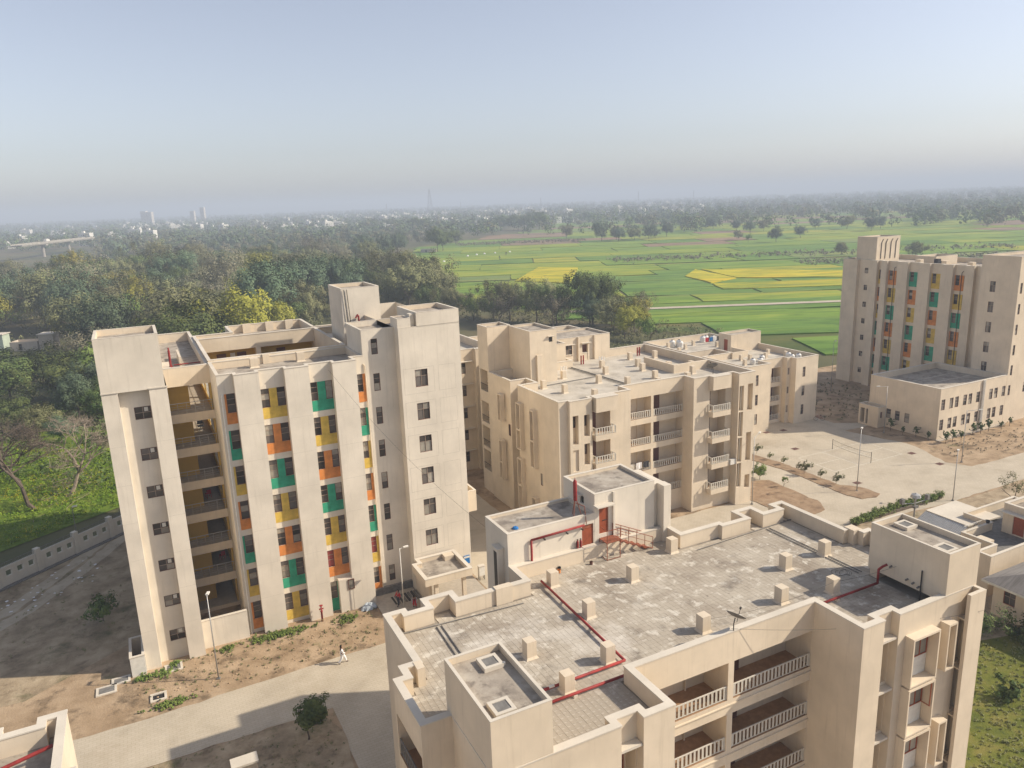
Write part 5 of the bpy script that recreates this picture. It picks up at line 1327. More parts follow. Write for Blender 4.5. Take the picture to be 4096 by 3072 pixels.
# undergrowth below the wood and along the compound
def scatter(name, pts, per, r, leaf, kd, label, h=0.5, seed=1):
    rng = np.random.default_rng(seed); n = len(pts)
    cs = np.array([(x, y, h * rng.uniform(0.3, 1.0)) for x, y in pts]); V = leaf_quads(rng, cs, rng.uniform(0.5, 1.2, n) * r, per, leaf, 0.6)
    V[:, 2] = np.maximum(V[:, 2], 0.02)
    return tag(inst(name, quad_mesh(name, V, LEAF[kd] if isinstance(kd, str) else kd)), label, 'plants', None, 'stuff')
def rnd_poly(poly, n, rng):
    P = np.array(poly); lo, hi = P.min(0), P.max(0); out = []
    while len(out) < n:
        x, y = rng.uniform(lo, hi)
        if inside(x, y, poly): out.append((x, y))
    return out
rg = np.random.default_rng(31)
wood_poly = [az_d(a, 172) for a in range(-37, -14, 4)] + [uv(-32, 312), uv(-62, 458), uv(-84, 565), az_d(-20, 640), az_d(-37, 640)]
scatter('undergrowth', rnd_poly(wood_poly, 2600, rg), 9, 1.6, 0.9, 'olive', 'low olive scrub under the wood', 1.2, 2)
scatter('undergrowth', rnd_poly([(-45, 150), (-2, 108), (6, 160), (-4, 200), (-60, 185)], 700, rg), 16, 1.3, 0.5, 'dark', 'dark scrub behind the boundary wall', 1.4, 3)
scatter('undergrowth', rnd_poly([uv(38, 165), uv(60, 200), uv(20, 262), uv(-25, 318), uv(-60, 300), uv(-20, 250)], 900, rg), 14, 1.2, 0.55, 'olive', 'olive scrub below the tree belt', 1.1, 5)
must = rnd_poly([(-38, 86), (-3, 107.5), (-1, 132), (-20, 142), (-45, 130)], 5200, rg)
scatter('mustard_crop', must, 12, 0.32, 0.2, leafmat('leaf_mustard', (0.12, 0.20, 0.018), (0.22, 0.27, 0.03)), 'leafy green mustard crop behind the boundary wall', 0.6, 6)
scatter('mustard_flowers', [p for p in must if (math.sin(p[0] * 0.35) + math.sin(p[1] * 0.27 + 1)) > 0.2][::2], 7, 0.3, 0.11, plain('mustard_petals', (0.55, 0.42, 0.02), 0.8), 'yellow mustard flowers behind the boundary wall', 0.95, 7)
# dry reeds between the fields
scatter('dry_reeds', [uv(u, v) for u, v in [(rg.uniform(-45, 70), rg.normal(690, 10)) for _ in range(420)] + [(rg.uniform(60, 300), rg.normal(455, 9)) for _ in range(520)] + [(rg.uniform(150, 330), rg.normal(395, 8)) for _ in range(420)]], 8, 1.5, 1.1, 'dry', 'dry grey reeds between the far fields', 1.4, 8)
# ------------------------------------------------------------------ boundary wall on the left
BW = empty('boundary_wall'); tag(BW, 'pale boundary wall with square holes and a top railing, left of the tower', 'wall')
m_bw = stain_plaster('boundary_plaster', (0.66, 0.60, 0.50), 0.5)
MAT['bw'] = m_bw
wd = np.array([-4.96 + 16.35, 96.84 - 87.72]); wl = np.linalg.norm(wd); wd = wd / wl
w0 = np.array([-16.35, 87.72]) - wd * 22
span = 4.4
for k in range(14):
    a = w0 + wd * span * k
    if k == 5 or True:
        o = boxpart(BW, 'post', 'bw', (0, 0.55, -0.14, 0.42, 0, 2.55)); place(o, a, wd, -0.275, 0.0, -0.14)
    mb_h = {0: [dict(s0=0.6 + 1.2 * j, s1=1.24 + 1.2 * j, z0=0.95, z1=1.6, d=0.28) for j in range(3)]}
    p = a + wd * 0.28; q = a + wd * (span - 0.28); nrm = np.array([-wd[1], wd[0]]) * 0.28
    poly = [tuple(p), tuple(q), tuple(q + nrm), tuple(p + nrm)]
    hb = {0: mb_h[0], 2: [dict(s0=(span - 0.56) - h['s1'], s1=(span - 0.56) - h['s0'], z0=0.95, z1=1.6, d=0.001) for h in mb_h[0]]}
    walls(BW, poly, 0, 2.05, hb, 'bw', 'wall_panel')
    MB().poly([(x, y, 2.05) for x, y in poly]).build('coping', m_bw, BW)
    mb = MB()
    for s in np.arange(0.35, span - 0.3, 0.16): mb.box(s, s + 0.03, 0.12, 0.15, 2.05, 2.5)
    mb.box(0.28, span - 0.28, 0.11, 0.16, 2.46, 2.5)
    place(mb.build('railing', MAT['grey'], BW), a, wd, 0, 0)
    mb = MB(); mb.box(0.0, span, -0.75, -0.5, 0.0, 0.1); mb.box(0.0, span, -0.5, -0.02, 0.0, 0.03)
    place(mb.build('drain_kerb', MAT['grey'], BW), a, wd, 0, 0)
# ------------------------------------------------------------------ street lamps
def lamp(x, y, h, label, arm=1.0, az=0.0, mat='steel', r=0.06):
    t = empty('street_lamp', (x, y, 0), az); tag(t, label, 'street lamp', 'street lamps of the compound')
    MB().tube((0, 0, 0), (0, 0, h), r, r * 0.6, 8).build('pole', MAT[mat], t, smooth=True)
    MB().box(-0.14, 0.14, -0.14, 0.14, 0, 0.08).build('base_plate', MAT['grey'], t)
    if arm > 0:
        MB().path([(0, 0, h - 0.1), (arm, 0, h + 0.02)], 0.03, 6).build('arm', MAT[mat], t)
    a = max(arm, 0.12)
    mb = MB(); mb.box(a - 0.1, a + 0.4, -0.11, 0.11, h - 0.02, h + 0.08); mb.build('lamp_head', MAT['white'], t)
    return t
lamp(1.98, 59.9, 7.5, 'grey street lamp standing before the left tower, above dug soil', 0.1, 1.2)
lamp(18.85, 62.85, 6.1, 'white street lamp at the tower entrance steps', 0.45, 0.0, 'white')
lamp(77.85, 60.75, 8.2, 'tall street lamp on the pointed planting bed in the yard', 0.1, 0.5)
lamp(84.8, 52.8, 6.3, 'street lamp by the clipped hedge at the yard corner', 0.1, 0.5)
lamp(98.2, 60.5, 7.4, 'street lamp with a camera dome, on the soil by the two-storey block', 1.7, -0.45)
lamp(100.9, 74.7, 7.5, 'slim lamp pole before the shaded wall of the two-storey block', 1.3, 2.7)
lamp(63.9, 64.4, 8.6, 'street lamp against the right corner of the middle block', 1.8, 0.5)
lamp(115, 97, 9.5, 'tall street lamp left of the far tower', 0.6, 0.3)
wl_ = lamp(-9.4, 94.2, 5.2, 'grey lamp with bulb on a thick boundary wall post', 0.0, 0, 'grey', 0.05)
# ------------------------------------------------------------------ hydrant, boxes, covers
hy = empty('fire_hydrant', (11.5, 64.4, 0)); tag(hy, 'red fire hydrant standing against the tower pilaster', 'hydrant')
MB().lathe([(0, 0), (0.09, 0), (0.09, 0.95), (0.12, 0.97), (0.12, 1.05), (0.07, 1.1), (0.07, 1.5), (0.0, 1.56)], n=12).build('riser', MAT['red'], hy, smooth=True)
MB().tube((-0.2, 0, 1.25), (0.2, 0, 1.25), 0.07, n=10).build('outlet', MAT['red'], hy); MB().lathe([(0.16, 1.56), (0.17, 1.6), (0.0, 1.62)], n=12).build('hand_wheel', MAT['red'], hy)
def cover(x, y, w, l, lab, open_=False, rz=0.0):
    t = empty('manhole', (x, y, 0.004), rz); tag(t, lab, 'manhole cover', 'manhole covers')
    mb = MB(); mb.box(-w, w, -l, -l + 0.18, 0, 0.1); mb.box(-w, w, l - 0.18, l, 0, 0.1); mb.box(-w, -w + 0.18, -l + 0.18, l - 0.18, 0, 0.098); mb.box(w - 0.18, w, -l + 0.18, l - 0.18, 0, 0.098)
    mb.build('kerb', MAT['coping'], t)
    MB().box(-w + 0.18, w - 0.18, -l + 0.18, l - 0.18, 0, 0.01 if open_ else 0.06).build('lid', MAT['black_pl' if open_ else 'grey'], t)  # open manhole has no cover: thin black sheet paints the dark shaft
cover(-6.2, 62.75, 0.75, 0.6, 'grey manhole cover left of the tower corner, nearer the road'); cover(-5.15, 63.65, 0.7, 0.5, 'grey manhole cover beside the white bin enclosure')
cover(-2.5, 59.7, 0.6, 0.55, 'open dark manhole in a concrete frame before the tower', True); cover(-1.2, 63.4, 0.7, 0.6, 'broken manhole slab at the foot of the tower')
for x, y, l in ((80.2, 62.6, 'dark square drain cover beside the pointed bed'), (96.0, 66.4, 'dark drain cover near the corner of the soil strip'), (95.2, 61.6, 'dark drain cover by the camera lamp'), (86.4, 84.6, 'drain cover left under the low block'), (89.4, 84.0, 'drain cover right under the low block'), (84.0, 76.5, 'small round drain in the open yard')):
    o = MB().box(-0.5, 0.5, -0.4, 0.4, 0, 0.012).build('drain_cover', MAT['door_brown']); o.location = (x, y, 0.014); tag(o, l, 'drain cover')
mt = empty('meter_box', (27.2, 63.9, 0)); tag(mt, 'pale electric meter box on short legs beside the tower', 'meter box')
MB().box(0, 0.6, 0, 0.4, 0.5, 1.5).build('cabinet', MAT['white'], mt); MB().box(-0.04, 0.64, -0.05, 0.45, 1.5, 1.56).build('cap', MAT['coping'], mt)
for x, y in ((0.02, 0.02), (0.54, 0.02), (0.02, 0.34), (0.54, 0.34)): boxpart(mt, 'leg', 'dark', (x, x + 0.05, y, y + 0.05, 0, 0.5))
def heap(name, x, y, z, w, l, h, mat, lab, cat, seed):
    rng = np.random.default_rng(seed); n = 10; mb = MB(); rows = []
    for i in range(n + 1):
        r = []
        for j in range(n + 1):
            a, b = i / n * 2 - 1, j / n * 2 - 1; e = max(0.0, 1 - (a * a + b * b)) ** 0.5
            r.append((a * w * (1 + rng.normal(0, .04)), b * l * (1 + rng.normal(0, .04)), max(0.0, e * h * (0.75 + 0.5 * rng.random()))))
        rows.append(r)
    for i in range(n):
        for j in range(n): mb.poly([rows[i][j], rows[i + 1][j], rows[i + 1][j + 1], rows[i][j + 1]])
    o = mb.build(name, mat, None); o.location = (x, y, z); return tag(o, lab, cat)
heap('cloth_bundle', 15.95, 64.45, 0.0, 0.75, 0.45, 0.5, plain('tarpaulin', (0.40, 0.44, 0.47), 0.6, var=0.2), 'crumpled grey-blue sheet lying at the foot of the tower', 'bundle', 3)
# gatepost sign in the bed, lower edge
sg = empty('service_box', (2.35, 46.4, 0)); tag(sg, 'pale plastered service box with slab top in the shaded bed', 'service box')
MB().box(-0.75, 0.75, -0.35, 0.35, 0, 1.85).build('body', MAT['plaster'], sg); MB().box(-0.85, 0.85, -0.5, 0.5, 1.85, 2.0).build('slab', MAT['coping'], sg)
# ------------------------------------------------------------------ people
def skin_mesh(name, pts, edges, mats, sub=1):
    me = bpy.data.meshes.new(name); me.from_pydata([p[0] for p in pts], edges, []); o = bpy.data.objects.new(name, me); COL.objects.link(o)
    md = o.modifiers.new('s', 'SKIN'); sv = me.skin_vertices[0].data
    for v, p in zip(sv, pts): v.radius = (p[1], p[2] if len(p) > 2 else p[1])
    sv[0].use_root = True
    sb = o.modifiers.new('u', 'SUBSURF'); sb.levels = sub; sb.render_levels = sub
    dg = bpy.context.evaluated_depsgraph_get(); r = bpy.data.meshes.new_from_object(o.evaluated_get(dg))
    bpy.data.objects.remove(o); r.name = name
    r.materials.clear(); r.materials.append(mats)
    r.polygons.foreach_set('use_smooth', [True] * len(r.polygons))
    return r
def person(x, y, z, rz, label, top, bottom, pose='walk', hair_long=True):
    t = empty('person', (x, y, z), rz); tag(t, label, 'person')
    st = 0.30 if pose == 'walk' else 0.08
    if pose == 'bend':
        pts = [((0, 0, .86), .13, .10), ((.12, 0, 1.02), .12, .1), ((.30, 0, 1.14), .15, .1), ((.40, 0, 1.17), .05), ((.52, 0, 1.2), .085, .1), ((.55, 0, 1.24), .07),
               ((.28, .19, 1.08), .05), ((.34, .22, .82), .042), ((.48, .2, .62), .034), ((.52, .2, .56), .025), ((.28, -.19, 1.08), .05), ((.32, -.22, .82), .042), ((.46, -.2, .62), .034), ((.5, -.2, .56), .025),
               ((0, .1, .8), .09), ((.1, .11, .45), .065), ((0, .11, .08), .045), ((.16, .11, .03), .035), ((0, -.1, .8), .09), ((-.02, -.11, .45), .065), ((-.12, -.11, .08), .045), ((.04, -.11, .03), .035)]
    else:
        pts = [((0, 0, .92), .12, .09), ((0, 0, 1.1), .115, .085), ((.01, 0, 1.3), .145, .09), ((.015, 0, 1.42), .05), ((.03, 0, 1.53), .08, .095), ((.03, 0, 1.6), .07),
               ((.0, .17, 1.34), .05), ((-.08, .22, 1.08), .042), ((.02, .22, .88), .033), ((.05, .21, .8), .025), ((.0, -.17, 1.34), .05), ((.1, -.23, 1.09), .042), ((.26, -.21, .98), .033), ((.33, -.2, .96), .025),
               ((0, .09, .86), .085), ((st * .75, .09, .5), .062), ((st, .09, .09), .042), ((st + .15, .09, .03), .034), ((0, -.09, .86), .085), ((-st * .2, -.09, .48), .062), ((-st * 1.2, -.09, .1), .042), ((-st * 1.2 + .14, -.09, .04), .034)]
    ed = [(0, 1), (1, 2), (2, 3), (3, 4), (4, 5), (2, 6), (6, 7), (7, 8), (8, 9), (2, 10), (10, 11), (11, 12), (12, 13), (0, 14), (14, 15), (15, 16), (16, 17), (0, 18), (18, 19), (19, 20), (20, 21)]
    inst('body', skin_mesh('body', pts, ed, MAT['skin']), t)
    g = lambda i, k: (pts[i][0], pts[i][1] + k, (pts[i][2] if len(pts[i]) > 2 else pts[i][1]) + k)
    inst('shirt', skin_mesh('shirt', [g(0, .06), g(1, .035), g(2, .03), g(6, .022), g(7, .022), g(10, .022), g(11, .022), g(8, .016), g(12, .016)], [(0, 1), (1, 2), (2, 3), (3, 4), (4, 7), (2, 5), (5, 6), (6, 8)], top), t)
    inst('trousers', skin_mesh('trousers', [g(0, .03), g(14, .03), g(15, .045), g(16, .045), g(18, .03), g(19, .045), g(20, .045)], [(0, 1), (1, 2), (2, 3), (0, 4), (4, 5), (5, 6)], bottom), t)
    h = np.array(pts[4][0]); hp = [((h[0] - .02, 0, h[2] + .03), .1), ((h[0] - .05, 0, h[2] + .07), .085)]
    if hair_long: hp += [((h[0] - .1, 0, h[2] - .15), .06), ((h[0] - .13, 0, h[2] - .38), .045)]
    inst('hair', skin_mesh('hair', hp, [(0, 1)] + ([(0, 2), (2, 3)] if hair_long else []), MAT['hair']), t)
    for i in (17, 21):
        p = pts[i][0]; inst('shoe', skin_mesh('shoe', [((p[0] - .14, p[1], p[2] + .02), .05), ((p[0] + .04, p[1], p[2] + .005), .042)], [(0, 1)], MAT['cloth_dark']), t)
    return t
person(11.45, 56.9, 0.015, R_(-8), 'person in white kurta and trousers with long dark hair walking on the road', MAT['cloth_white'], MAT['cloth_white'])
person(18.5, 63.3, 0.1, R_(200), 'person in red top beside the white entrance lamp', MAT['cloth_red'], MAT['cloth_dark'], 'stand')
person(19.75, 62.3, 0.1, R_(250), 'person in grey top and red trousers bending over at the tower steps', MAT['cloth_grey'], MAT['cloth_red'], 'bend')
# office chair and red chairs in the corridors
ch = empty('office_chair', (4.15, 76.9, 16.37)); tag(ch, 'black office chair in the open corridor, second floor from the top', 'chair')
MB().box(-0.27, 0.27, -0.25, 0.25, 0.45, 0.54).build('seat', MAT['black_pl'], ch); MB().box(-0.26, 0.26, 0.2, 0.27, 0.62, 1.15).build('backrest', MAT['black_pl'], ch)
MB().tube((0, 0, 0.1), (0, 0, 0.45), 0.035).build('column', MAT['dark'], ch); MB().box(-0.03, 0.03, 0.24, 0.3, 0.45, 0.7).build('spine', MAT['dark'], ch)
for k in range(5):
    a = k * 1.256; MB().path([(0, 0, 0.13), (0.3 * math.cos(a), 0.3 * math.sin(a), 0.07)], 0.022, 6).build('foot', MAT['dark'], ch)
for s in (-1, 1): MB().box(s * 0.3 - 0.03, s * 0.3 + 0.03, -0.15, 0.15, 0.72, 0.75).box(s * 0.3 - 0.015, s * 0.3 + 0.015, -0.02, 0.02, 0.5, 0.72).build('armrest', MAT['black_pl'], ch)
def pchair(x, y, z, lab):
    t = empty('plastic_chair', (x, y, z), R_(200)); tag(t, lab, 'chair', 'red chairs in the corridors')
    MB().box(-0.22, 0.22, -0.22, 0.22, 0.4, 0.44).build('seat', MAT['cloth_red'], t); MB().box(-0.22, 0.22, 0.19, 0.23, 0.44, 0.85).build('backrest', MAT['cloth_red'], t)
    for sx in (-1, 1):
        for sy in (-1, 1): boxpart(t, 'leg', 'cloth_red', (sx * 0.2 - 0.02, sx * 0.2 + 0.02, sy * 0.2 - 0.02, sy * 0.2 + 0.02, 0, 0.4))
pchair(3.9, 75.5, TF[3], 'red plastic chair in the corridor four floors up'); pchair(4.4, 75.0, TF[1] , 'red plastic chair in the corridor one floor up')
# ------------------------------------------------------------------ badminton net, bicycle
nt_ = empty('badminton_net', (0, 0, 0)); tag(nt_, 'badminton net on two posts across the painted court', 'net')
for x, y in ((88.25, 73.5), (87.9, 66.7)): MB().tube((x, y, 0), (x, y, 1.58), 0.04).build('post', MAT['dark'], nt_)
mb = MB(); a, b = np.array([88.25, 73.5]), np.array([87.9, 66.7])
sag = lambda t: 1.5 - 0.22 * 4 * t * (1 - t)
N_ = 26
for k in range(N_):
    t0, t1 = k / N_, (k + 1) / N_; p, q = a + (b - a) * t0, a + (b - a) * t1
    mb.tube((*p, sag(t0)), (*q, sag(t1)), 0.018, n=5); mb.tube((*p, sag(t0) - 0.7), (*q, sag(t1) - 0.7), 0.014, n=5)
    mb.tube((*p, sag(t0)), (*p, sag(t0) - 0.7), 0.004, n=4)
    for j in range(1, 5): mb.tube((*p, sag(t0) - 0.14 * j), (*q, sag(t1) - 0.14 * j), 0.003, n=4)
mb.build('mesh', MAT['dark'], nt_)
bk = empty('bicycle', (98.15, 84.7, 0.012), R_(150)); tag(bk, 'dark bicycle leaning at the right corner of the low block', 'bicycle')
for x in (-0.55, 0.55):
    mb = MB(); mb.path([(x + 0.34 * math.cos(a), 0, 0.35 + 0.34 * math.sin(a)) for a in np.linspace(0, 6.2832, 25)], 0.022, 6); w = mb.build('wheel', MAT['black_pl'], bk)
    mb = MB()
    for k in range(8): mb.tube((x, 0, 0.35), (x + 0.33 * math.cos(k * .785), 0, 0.35 + 0.33 * math.sin(k * .785)), 0.005, n=4)
    mb.build('spokes', MAT['steel'], w)
MB().path([(-0.55, 0, 0.35), (-0.2, 0, 0.82), (0.4, 0, 0.85), (0.0, 0, 0.32), (-0.2, 0, 0.82)], 0.02).path([(-0.55, 0, 0.35), (0, 0, 0.32)], 0.016).path([(0.55, 0, 0.35), (0.4, 0, 0.95)], 0.02).build('frame', MAT['red'], bk)
MB().box(-0.34, -0.1, -0.07, 0.07, 0.88, 0.94).build('saddle', MAT['black_pl'], bk); MB().path([(0.3, -0.25, 1.0), (0.4, 0, 0.96), (0.3, 0.25, 1.0)], 0.016).build('handlebar', MAT['steel'], bk)
# ------------------------------------------------------------------ plants in the compound
def bushy(name, x, y, h, r, kd, nc, per, leaf, label, group, cat, seed, bark=m_bark, low=0.25):
    tr, cr = tree_proto(seed, kd, h=h, cr=r, nc=nc, per=per, leaf=leaf, bark=bark, clump=r * 0.3, low=low)
    o = empty(name, (x, y, 0.02)); inst('stem', tr, o); inst('foliage', cr, o); return tag(o, label, cat, group)
bushy('small_tree', 6.9, 48.9, 3.6, 1.35, 'dark', 70, 70, 0.2, 'round dark green young tree in the shaded bed by the road', None, 'tree', 61, low=0.3)
SAP = [bushy('sapling', 102.8, 75.0, 2.5, 0.42, 'dark', 40, 46, 0.15, 'tall sapling nearest the porch of the two-storey block', 'saplings round the two-storey block', 'sapling', 71, low=0.12)]
labs = ['sapling second from the porch along the shaded wall', 'small sapling third from the porch along the shaded wall', 'sapling before the corner of the two-storey block', 'first sapling on the sunny side of the two-storey block', 'second sapling on the sunny side of the two-storey block', 'bushy third sapling on the sunny side, behind the camera lamp', 'fourth sapling on the sunny side of the two-storey block', 'fifth sapling on the sunny side, left of the drain pipe', 'sixth sapling on the sunny side, right of the drain pipe', 'seventh sapling on the sunny side of the two-storey block', 'last sapling on the sunny side, at the shadow edge']
for (x, y), l in zip(((102.4, 72.6), (103.1, 70.9), (103.0, 68.8), (103.8, 66.6), (105.2, 66.5), (106.9, 66.3), (110.8, 67.0), (112.3, 66.8), (114.4, 66.9), (116.8, 66.4), (119.6, 66.8)), labs):
    o = copy_tree(SAP[0]); o.location = (x, y, 0.0); s = random.uniform(0.65, 1.0); o.scale = (s, s, s); o.rotation_euler = (0, 0, random.uniform(0, 6)); o['label'] = l
s0 = bushy('shrub', 77.85, 77.9, 1.5, 0.6, 'olive', 26, 30, 0.12, 'first thin shrub in the strip bed, nearest the low block', 'shrubs in the strip bed', 'shrub', 81, m_bark2, 0.2)
for n, ((x, y), sc) in enumerate((((77.5, 75.1), .7), ((77.7, 72.7), .75), ((77.5, 69.8), .8), ((77.05, 68.4), 1.25), ((77.6, 66.2), .85), ((77.5, 63.6), 1.1))):
    o = copy_tree(s0); o.location = (x, y, 0.05); o.scale = (sc, sc, sc); o['label'] = ['second shrub in the strip bed, counted from the low block', 'third shrub in the strip bed, counted from the low block', 'fourth shrub in the strip bed, low and thin', 'fifth and fullest shrub in the strip bed', 'sixth shrub in the strip bed', 'last shrub in the strip bed, nearest the yard lamp'][n]
bushy('shrub', 70.7, 70.0, 2.1, 1.1, 'fresh', 44, 50, 0.16, 'leafy green bush in the red soil bed by the middle block', None, 'shrub', 83, low=0.2); bushy('sapling', 71.4, 66.5, 1.6, 0.45, 'fresh', 18, 26, 0.14, 'small sapling at the edge of the red soil bed', None, 'sapling', 84, low=0.4)
bushy('small_tree', 88.0, 47.8, 4.6, 1.3, 'olive', 34, 22, 0.17, 'thin young tree beside the house in the shaded yard on the right', None, 'tree', 85, low=0.4)
hd = empty('hedge', (0, 0, 0)); tag(hd, 'clipped green hedge along the yard edge behind the right tank', 'hedge')
rg2 = np.random.default_rng(44)
hp = np.array([(69 + 15.5 * t + rg2.normal(0, .3), 54.0 + 0.5 * math.sin(3 * t) + rg2.normal(0, .25), rg2.uniform(0.15, 0.7)) for t in rg2.random(330)])
inst('foliage', quad_mesh('foliage', leaf_quads(rg2, hp, np.full(330, 0.32), 40, 0.17), LEAF['fresh']), hd)
MB().box(69, 84.4, 53.85, 54.15, 0, 0.3).build('stems', m_bark, hd)
for n, (x, y, s, l) in enumerate(((59.5, 34.0, 1.3, 'dark bush between the lawn and the bungalow'), (62.3, 31.6, 1.2, 'dark bush under the bungalow window'), (56.5, 36.2, 1.0, 'low dark bush at the back of the lawn'), (53.6, 27.5, 0.7, 'small dark bush at the lower right edge of the lawn'), (60.8, 29.5, 0.6, 'small pale bush on the lawn'))):
    o = bushy('shrub', x, y, 2.0 * s, 1.4 * s, 'dark' if n != 4 else 'yellow', 34, 40, 0.22, l, 'bushes by the bungalow', 'shrub', 90 + n, low=0.1)
# weeds and litter on the bare ground
rg3 = np.random.default_rng(77)
scatter('weeds', [(x, y) for x, y in rnd_poly([(-3, 58.5), (15, 58.2), (16.5, 64.3), (5, 64.8), (-5, 63.4)], 170, rg3)], 16, 0.16, 0.12, 'olive', 'low weeds on the bare soil before the tower', 0.12, 11)
for n, (cx, cy, rx, ry, k) in enumerate(((7.6, 64.0, 2.4, 0.5, 260), (-2.6, 62.9, 1.6, 0.5, 90), (-1.8, 58.3, 1.7, 0.4, 90), (13.6, 63.6, 1.0, 0.6, 70), (-1.0, 63.9, 0.4, 0.3, 30), (3.1, 64.1, 1.0, 0.35, 40))):
    scatter('grass_patch', [(cx + rg3.normal(0, rx * .5), cy + rg3.normal(0, ry * .6)) for _ in range(k)], 16, 0.14, 0.16, 'fresh', 'green grass tufts on the soil along the tower foot', 0.2, 20 + n)
scatter('weeds', rnd_poly(bed3[2:], 110, rg3), 9, 0.14, 0.1, 'olive', 'dry weeds in the shaded bed by the road', 0.15, 13)
scatter('weeds', rnd_poly([(99, 66), (99.5, 62), (112, 59), (140, 59), (140, 66)], 260, rg3), 12, 0.2, 0.16, 'dry', 'dry weeds on the soil by the two-storey block', 0.15, 14)
scatter('weeds', rnd_poly([(100, 83), (122, 78), (122, 105), (100, 108)], 300, rg3), 14, 0.3, 0.2, 'olive', 'weeds on the waste ground before the far tower', 0.2, 15)
scatter('weeds', rnd_poly([(-30, 68), (-5, 70), (-4.5, 94), (-30, 76)], 130, rg3), 9, 0.22, 0.13, 'olive', 'weeds on the shaded ground beside the tower', 0.2, 16)
scatter('lawn_grass', rnd_poly([(44.2, 18), (62.0, 18), (62.5, 32.0), (44.2, 36.5)], 1800, rg3), 8, 0.16, 0.14, 'olive', 'yellowish lawn grass at the lower right', 0.12, 17)
bushy('shrub', -6.6, 75.0, 2.4, 1.5, 'dark', 34, 40, 0.25, 'dark bush in the tower shadow on the left', None, 'shrub', 96, low=0.1)
# stones, clods and paper scraps
mst = [heap('clod', 0, 0, -5, 0.12, 0.1, 0.1, m_bed, '', '', 200 + k).data for k in range(3)]
for o in [o for o in COL.objects if o.name.startswith('clod')]: bpy.data.objects.remove(o)
Vc = MB()
for x, y in rnd_poly([(-3, 58.3), (15, 58.2), (16.5, 64.0), (5, 64.6), (-5, 63.4)], 260, rg3):
    s = rg3.uniform(0.03, 0.09); Vc.lathe([(s * 1.2, 0), (s, s * 0.7), (0, s * rg3.uniform(.8, 1.2))], (x, y, 0), 5)
tag(Vc.build('clods', m_soil), 'clods of dug soil before the tower', 'soil', None, 'stuff')
mb = MB()
for x, y in rnd_poly([(-20, 74), (-6, 86), (-8, 92), (-22, 82)], 60, rg3):
    a = rg3.uniform(0, 6.28); s = rg3.uniform(0.08, 0.22); mb.poly([(x + s * math.cos(a + k * 1.57), y + s * math.sin(a + k * 1.57), 0.03 + 0.05 * rg3.random()) for k in range(4)])
tag(mb.build('paper_litter', MAT['cloth_white']), 'white paper scraps on the shaded ground by the boundary wall', 'litter', None, 'stuff')
# bare trees behind the wall
for n, (x, y, s, k, l) in enumerate(((-15.0, 111, 1.75, 1, 'leafless dark tree nearest the boundary wall, beside the mustard crop'), (-11.5, 114, 1.5, 0, 'leafless pale tree leaning right behind the boundary wall'), (-10.5, 124, 1.3, 2, 'leafless whitish tree close to the tower edge'), (-20.5, 118, 1.6, 1, 'leafless dark tree at the far left behind the wall'), (-5.5, 225, 1.2, 0, 'pale bare tree left of the tower tank in the wood'))):
    o = empty('bare_tree', (x, y, 0), R_(70 * n)); o.scale = (s, s, s); inst('trunk', BARE[k], o); tag(o, l, 'tree')
mb = MB(); rgb = np.random.default_rng(12)
for k in range(160):
    x, y = -12 + rgb.normal(0, 1.6), 118 + rgb.normal(0, 4.5); a = rgb.uniform(0, 6.28); L = rgb.uniform(0.8, 2.6); mb.tube((x, y, rgb.uniform(0, .7)), (x + L * math.cos(a), y + L * math.sin(a), rgb.uniform(0, 1.0)), 0.03, 0.01, 4, False)
tag(mb.build('brushwood', m_bark2), 'heap of dry brushwood along the mustard plot', 'branches', None, 'stuff')
# ------------------------------------------------------------------ bungalow and terrace on the right
BH = empty('bungalow'); tag(BH, 'cream bungalow with a grey hipped roof at the right edge', 'house')
pb = [(64.0, 26), (80, 26), (80, 35.4), (64.0, 35.4)]
walls(BH, pb, 0, 3.2, {3: [dict(s0=0.9, s1=1.9, z0=1.4, z1=2.6, d=0.15, back=0)]}, 'plaster')
window(BH, (64.0, 35.4), (0, -1), 0.9, 1.9, 1.4, 2.6, 0.15, 'sq', fr='door_red')
m_shing = layered('grey_roof_sheet', [(0.20, 0.18, 0.16), (0.27, 0.245, 0.22), (0.32, 0.295, 0.26)], scale=0.6, bump=0.1, stretch=(1, 8, 1))
mb = MB(); e0, e1, f0, f1, rz_ = 63.1, 81, 25, 36.0, 5.6
mb.poly([(e0, f1, 3.3), (e0, f0, 3.3), (67.5, 30.5, rz_)]); mb.poly([(e0, f0, 3.3), (e1, f0, 3.3), (76.5, 30.5, rz_), (67.5, 30.5, rz_)]); mb.poly([(e1, f1, 3.3), (e0, f1, 3.3), (67.5, 30.5, rz_), (76.5, 30.5, rz_)]); mb.poly([(e1, f0, 3.3), (e1, f1, 3.3), (76.5, 30.5, rz_)])
mb.build('roof', m_shing, BH)
mb = MB(); mb.box(e0, e1, f0, f0 + 0.12, 3.1, 3.29); mb.box(e0, e1, f1 - 0.12, f1, 3.1, 3.29); mb.box(e0, e0 + 0.12, f0 + 0.12, f1 - 0.12, 3.1, 3.288); mb.build('fascia_board', MAT['white'], BH)
TH = empty('terrace_house'); tag(TH, 'low cream house with a flat blue-grey terrace, right of the tank', 'house')
pt_ = [(66.3, 37.2), (82, 37.2), (82, 44.5), (73.5, 44.5), (73.5, 41.8), (69.0, 41.8), (69.0, 38.6), (66.3, 38.6)]
walls(TH, pt_, 0, 4.0, None, 'plaster'); parapet(TH, pt_, 4.0, 3.2, th=0.2, roof='grey')
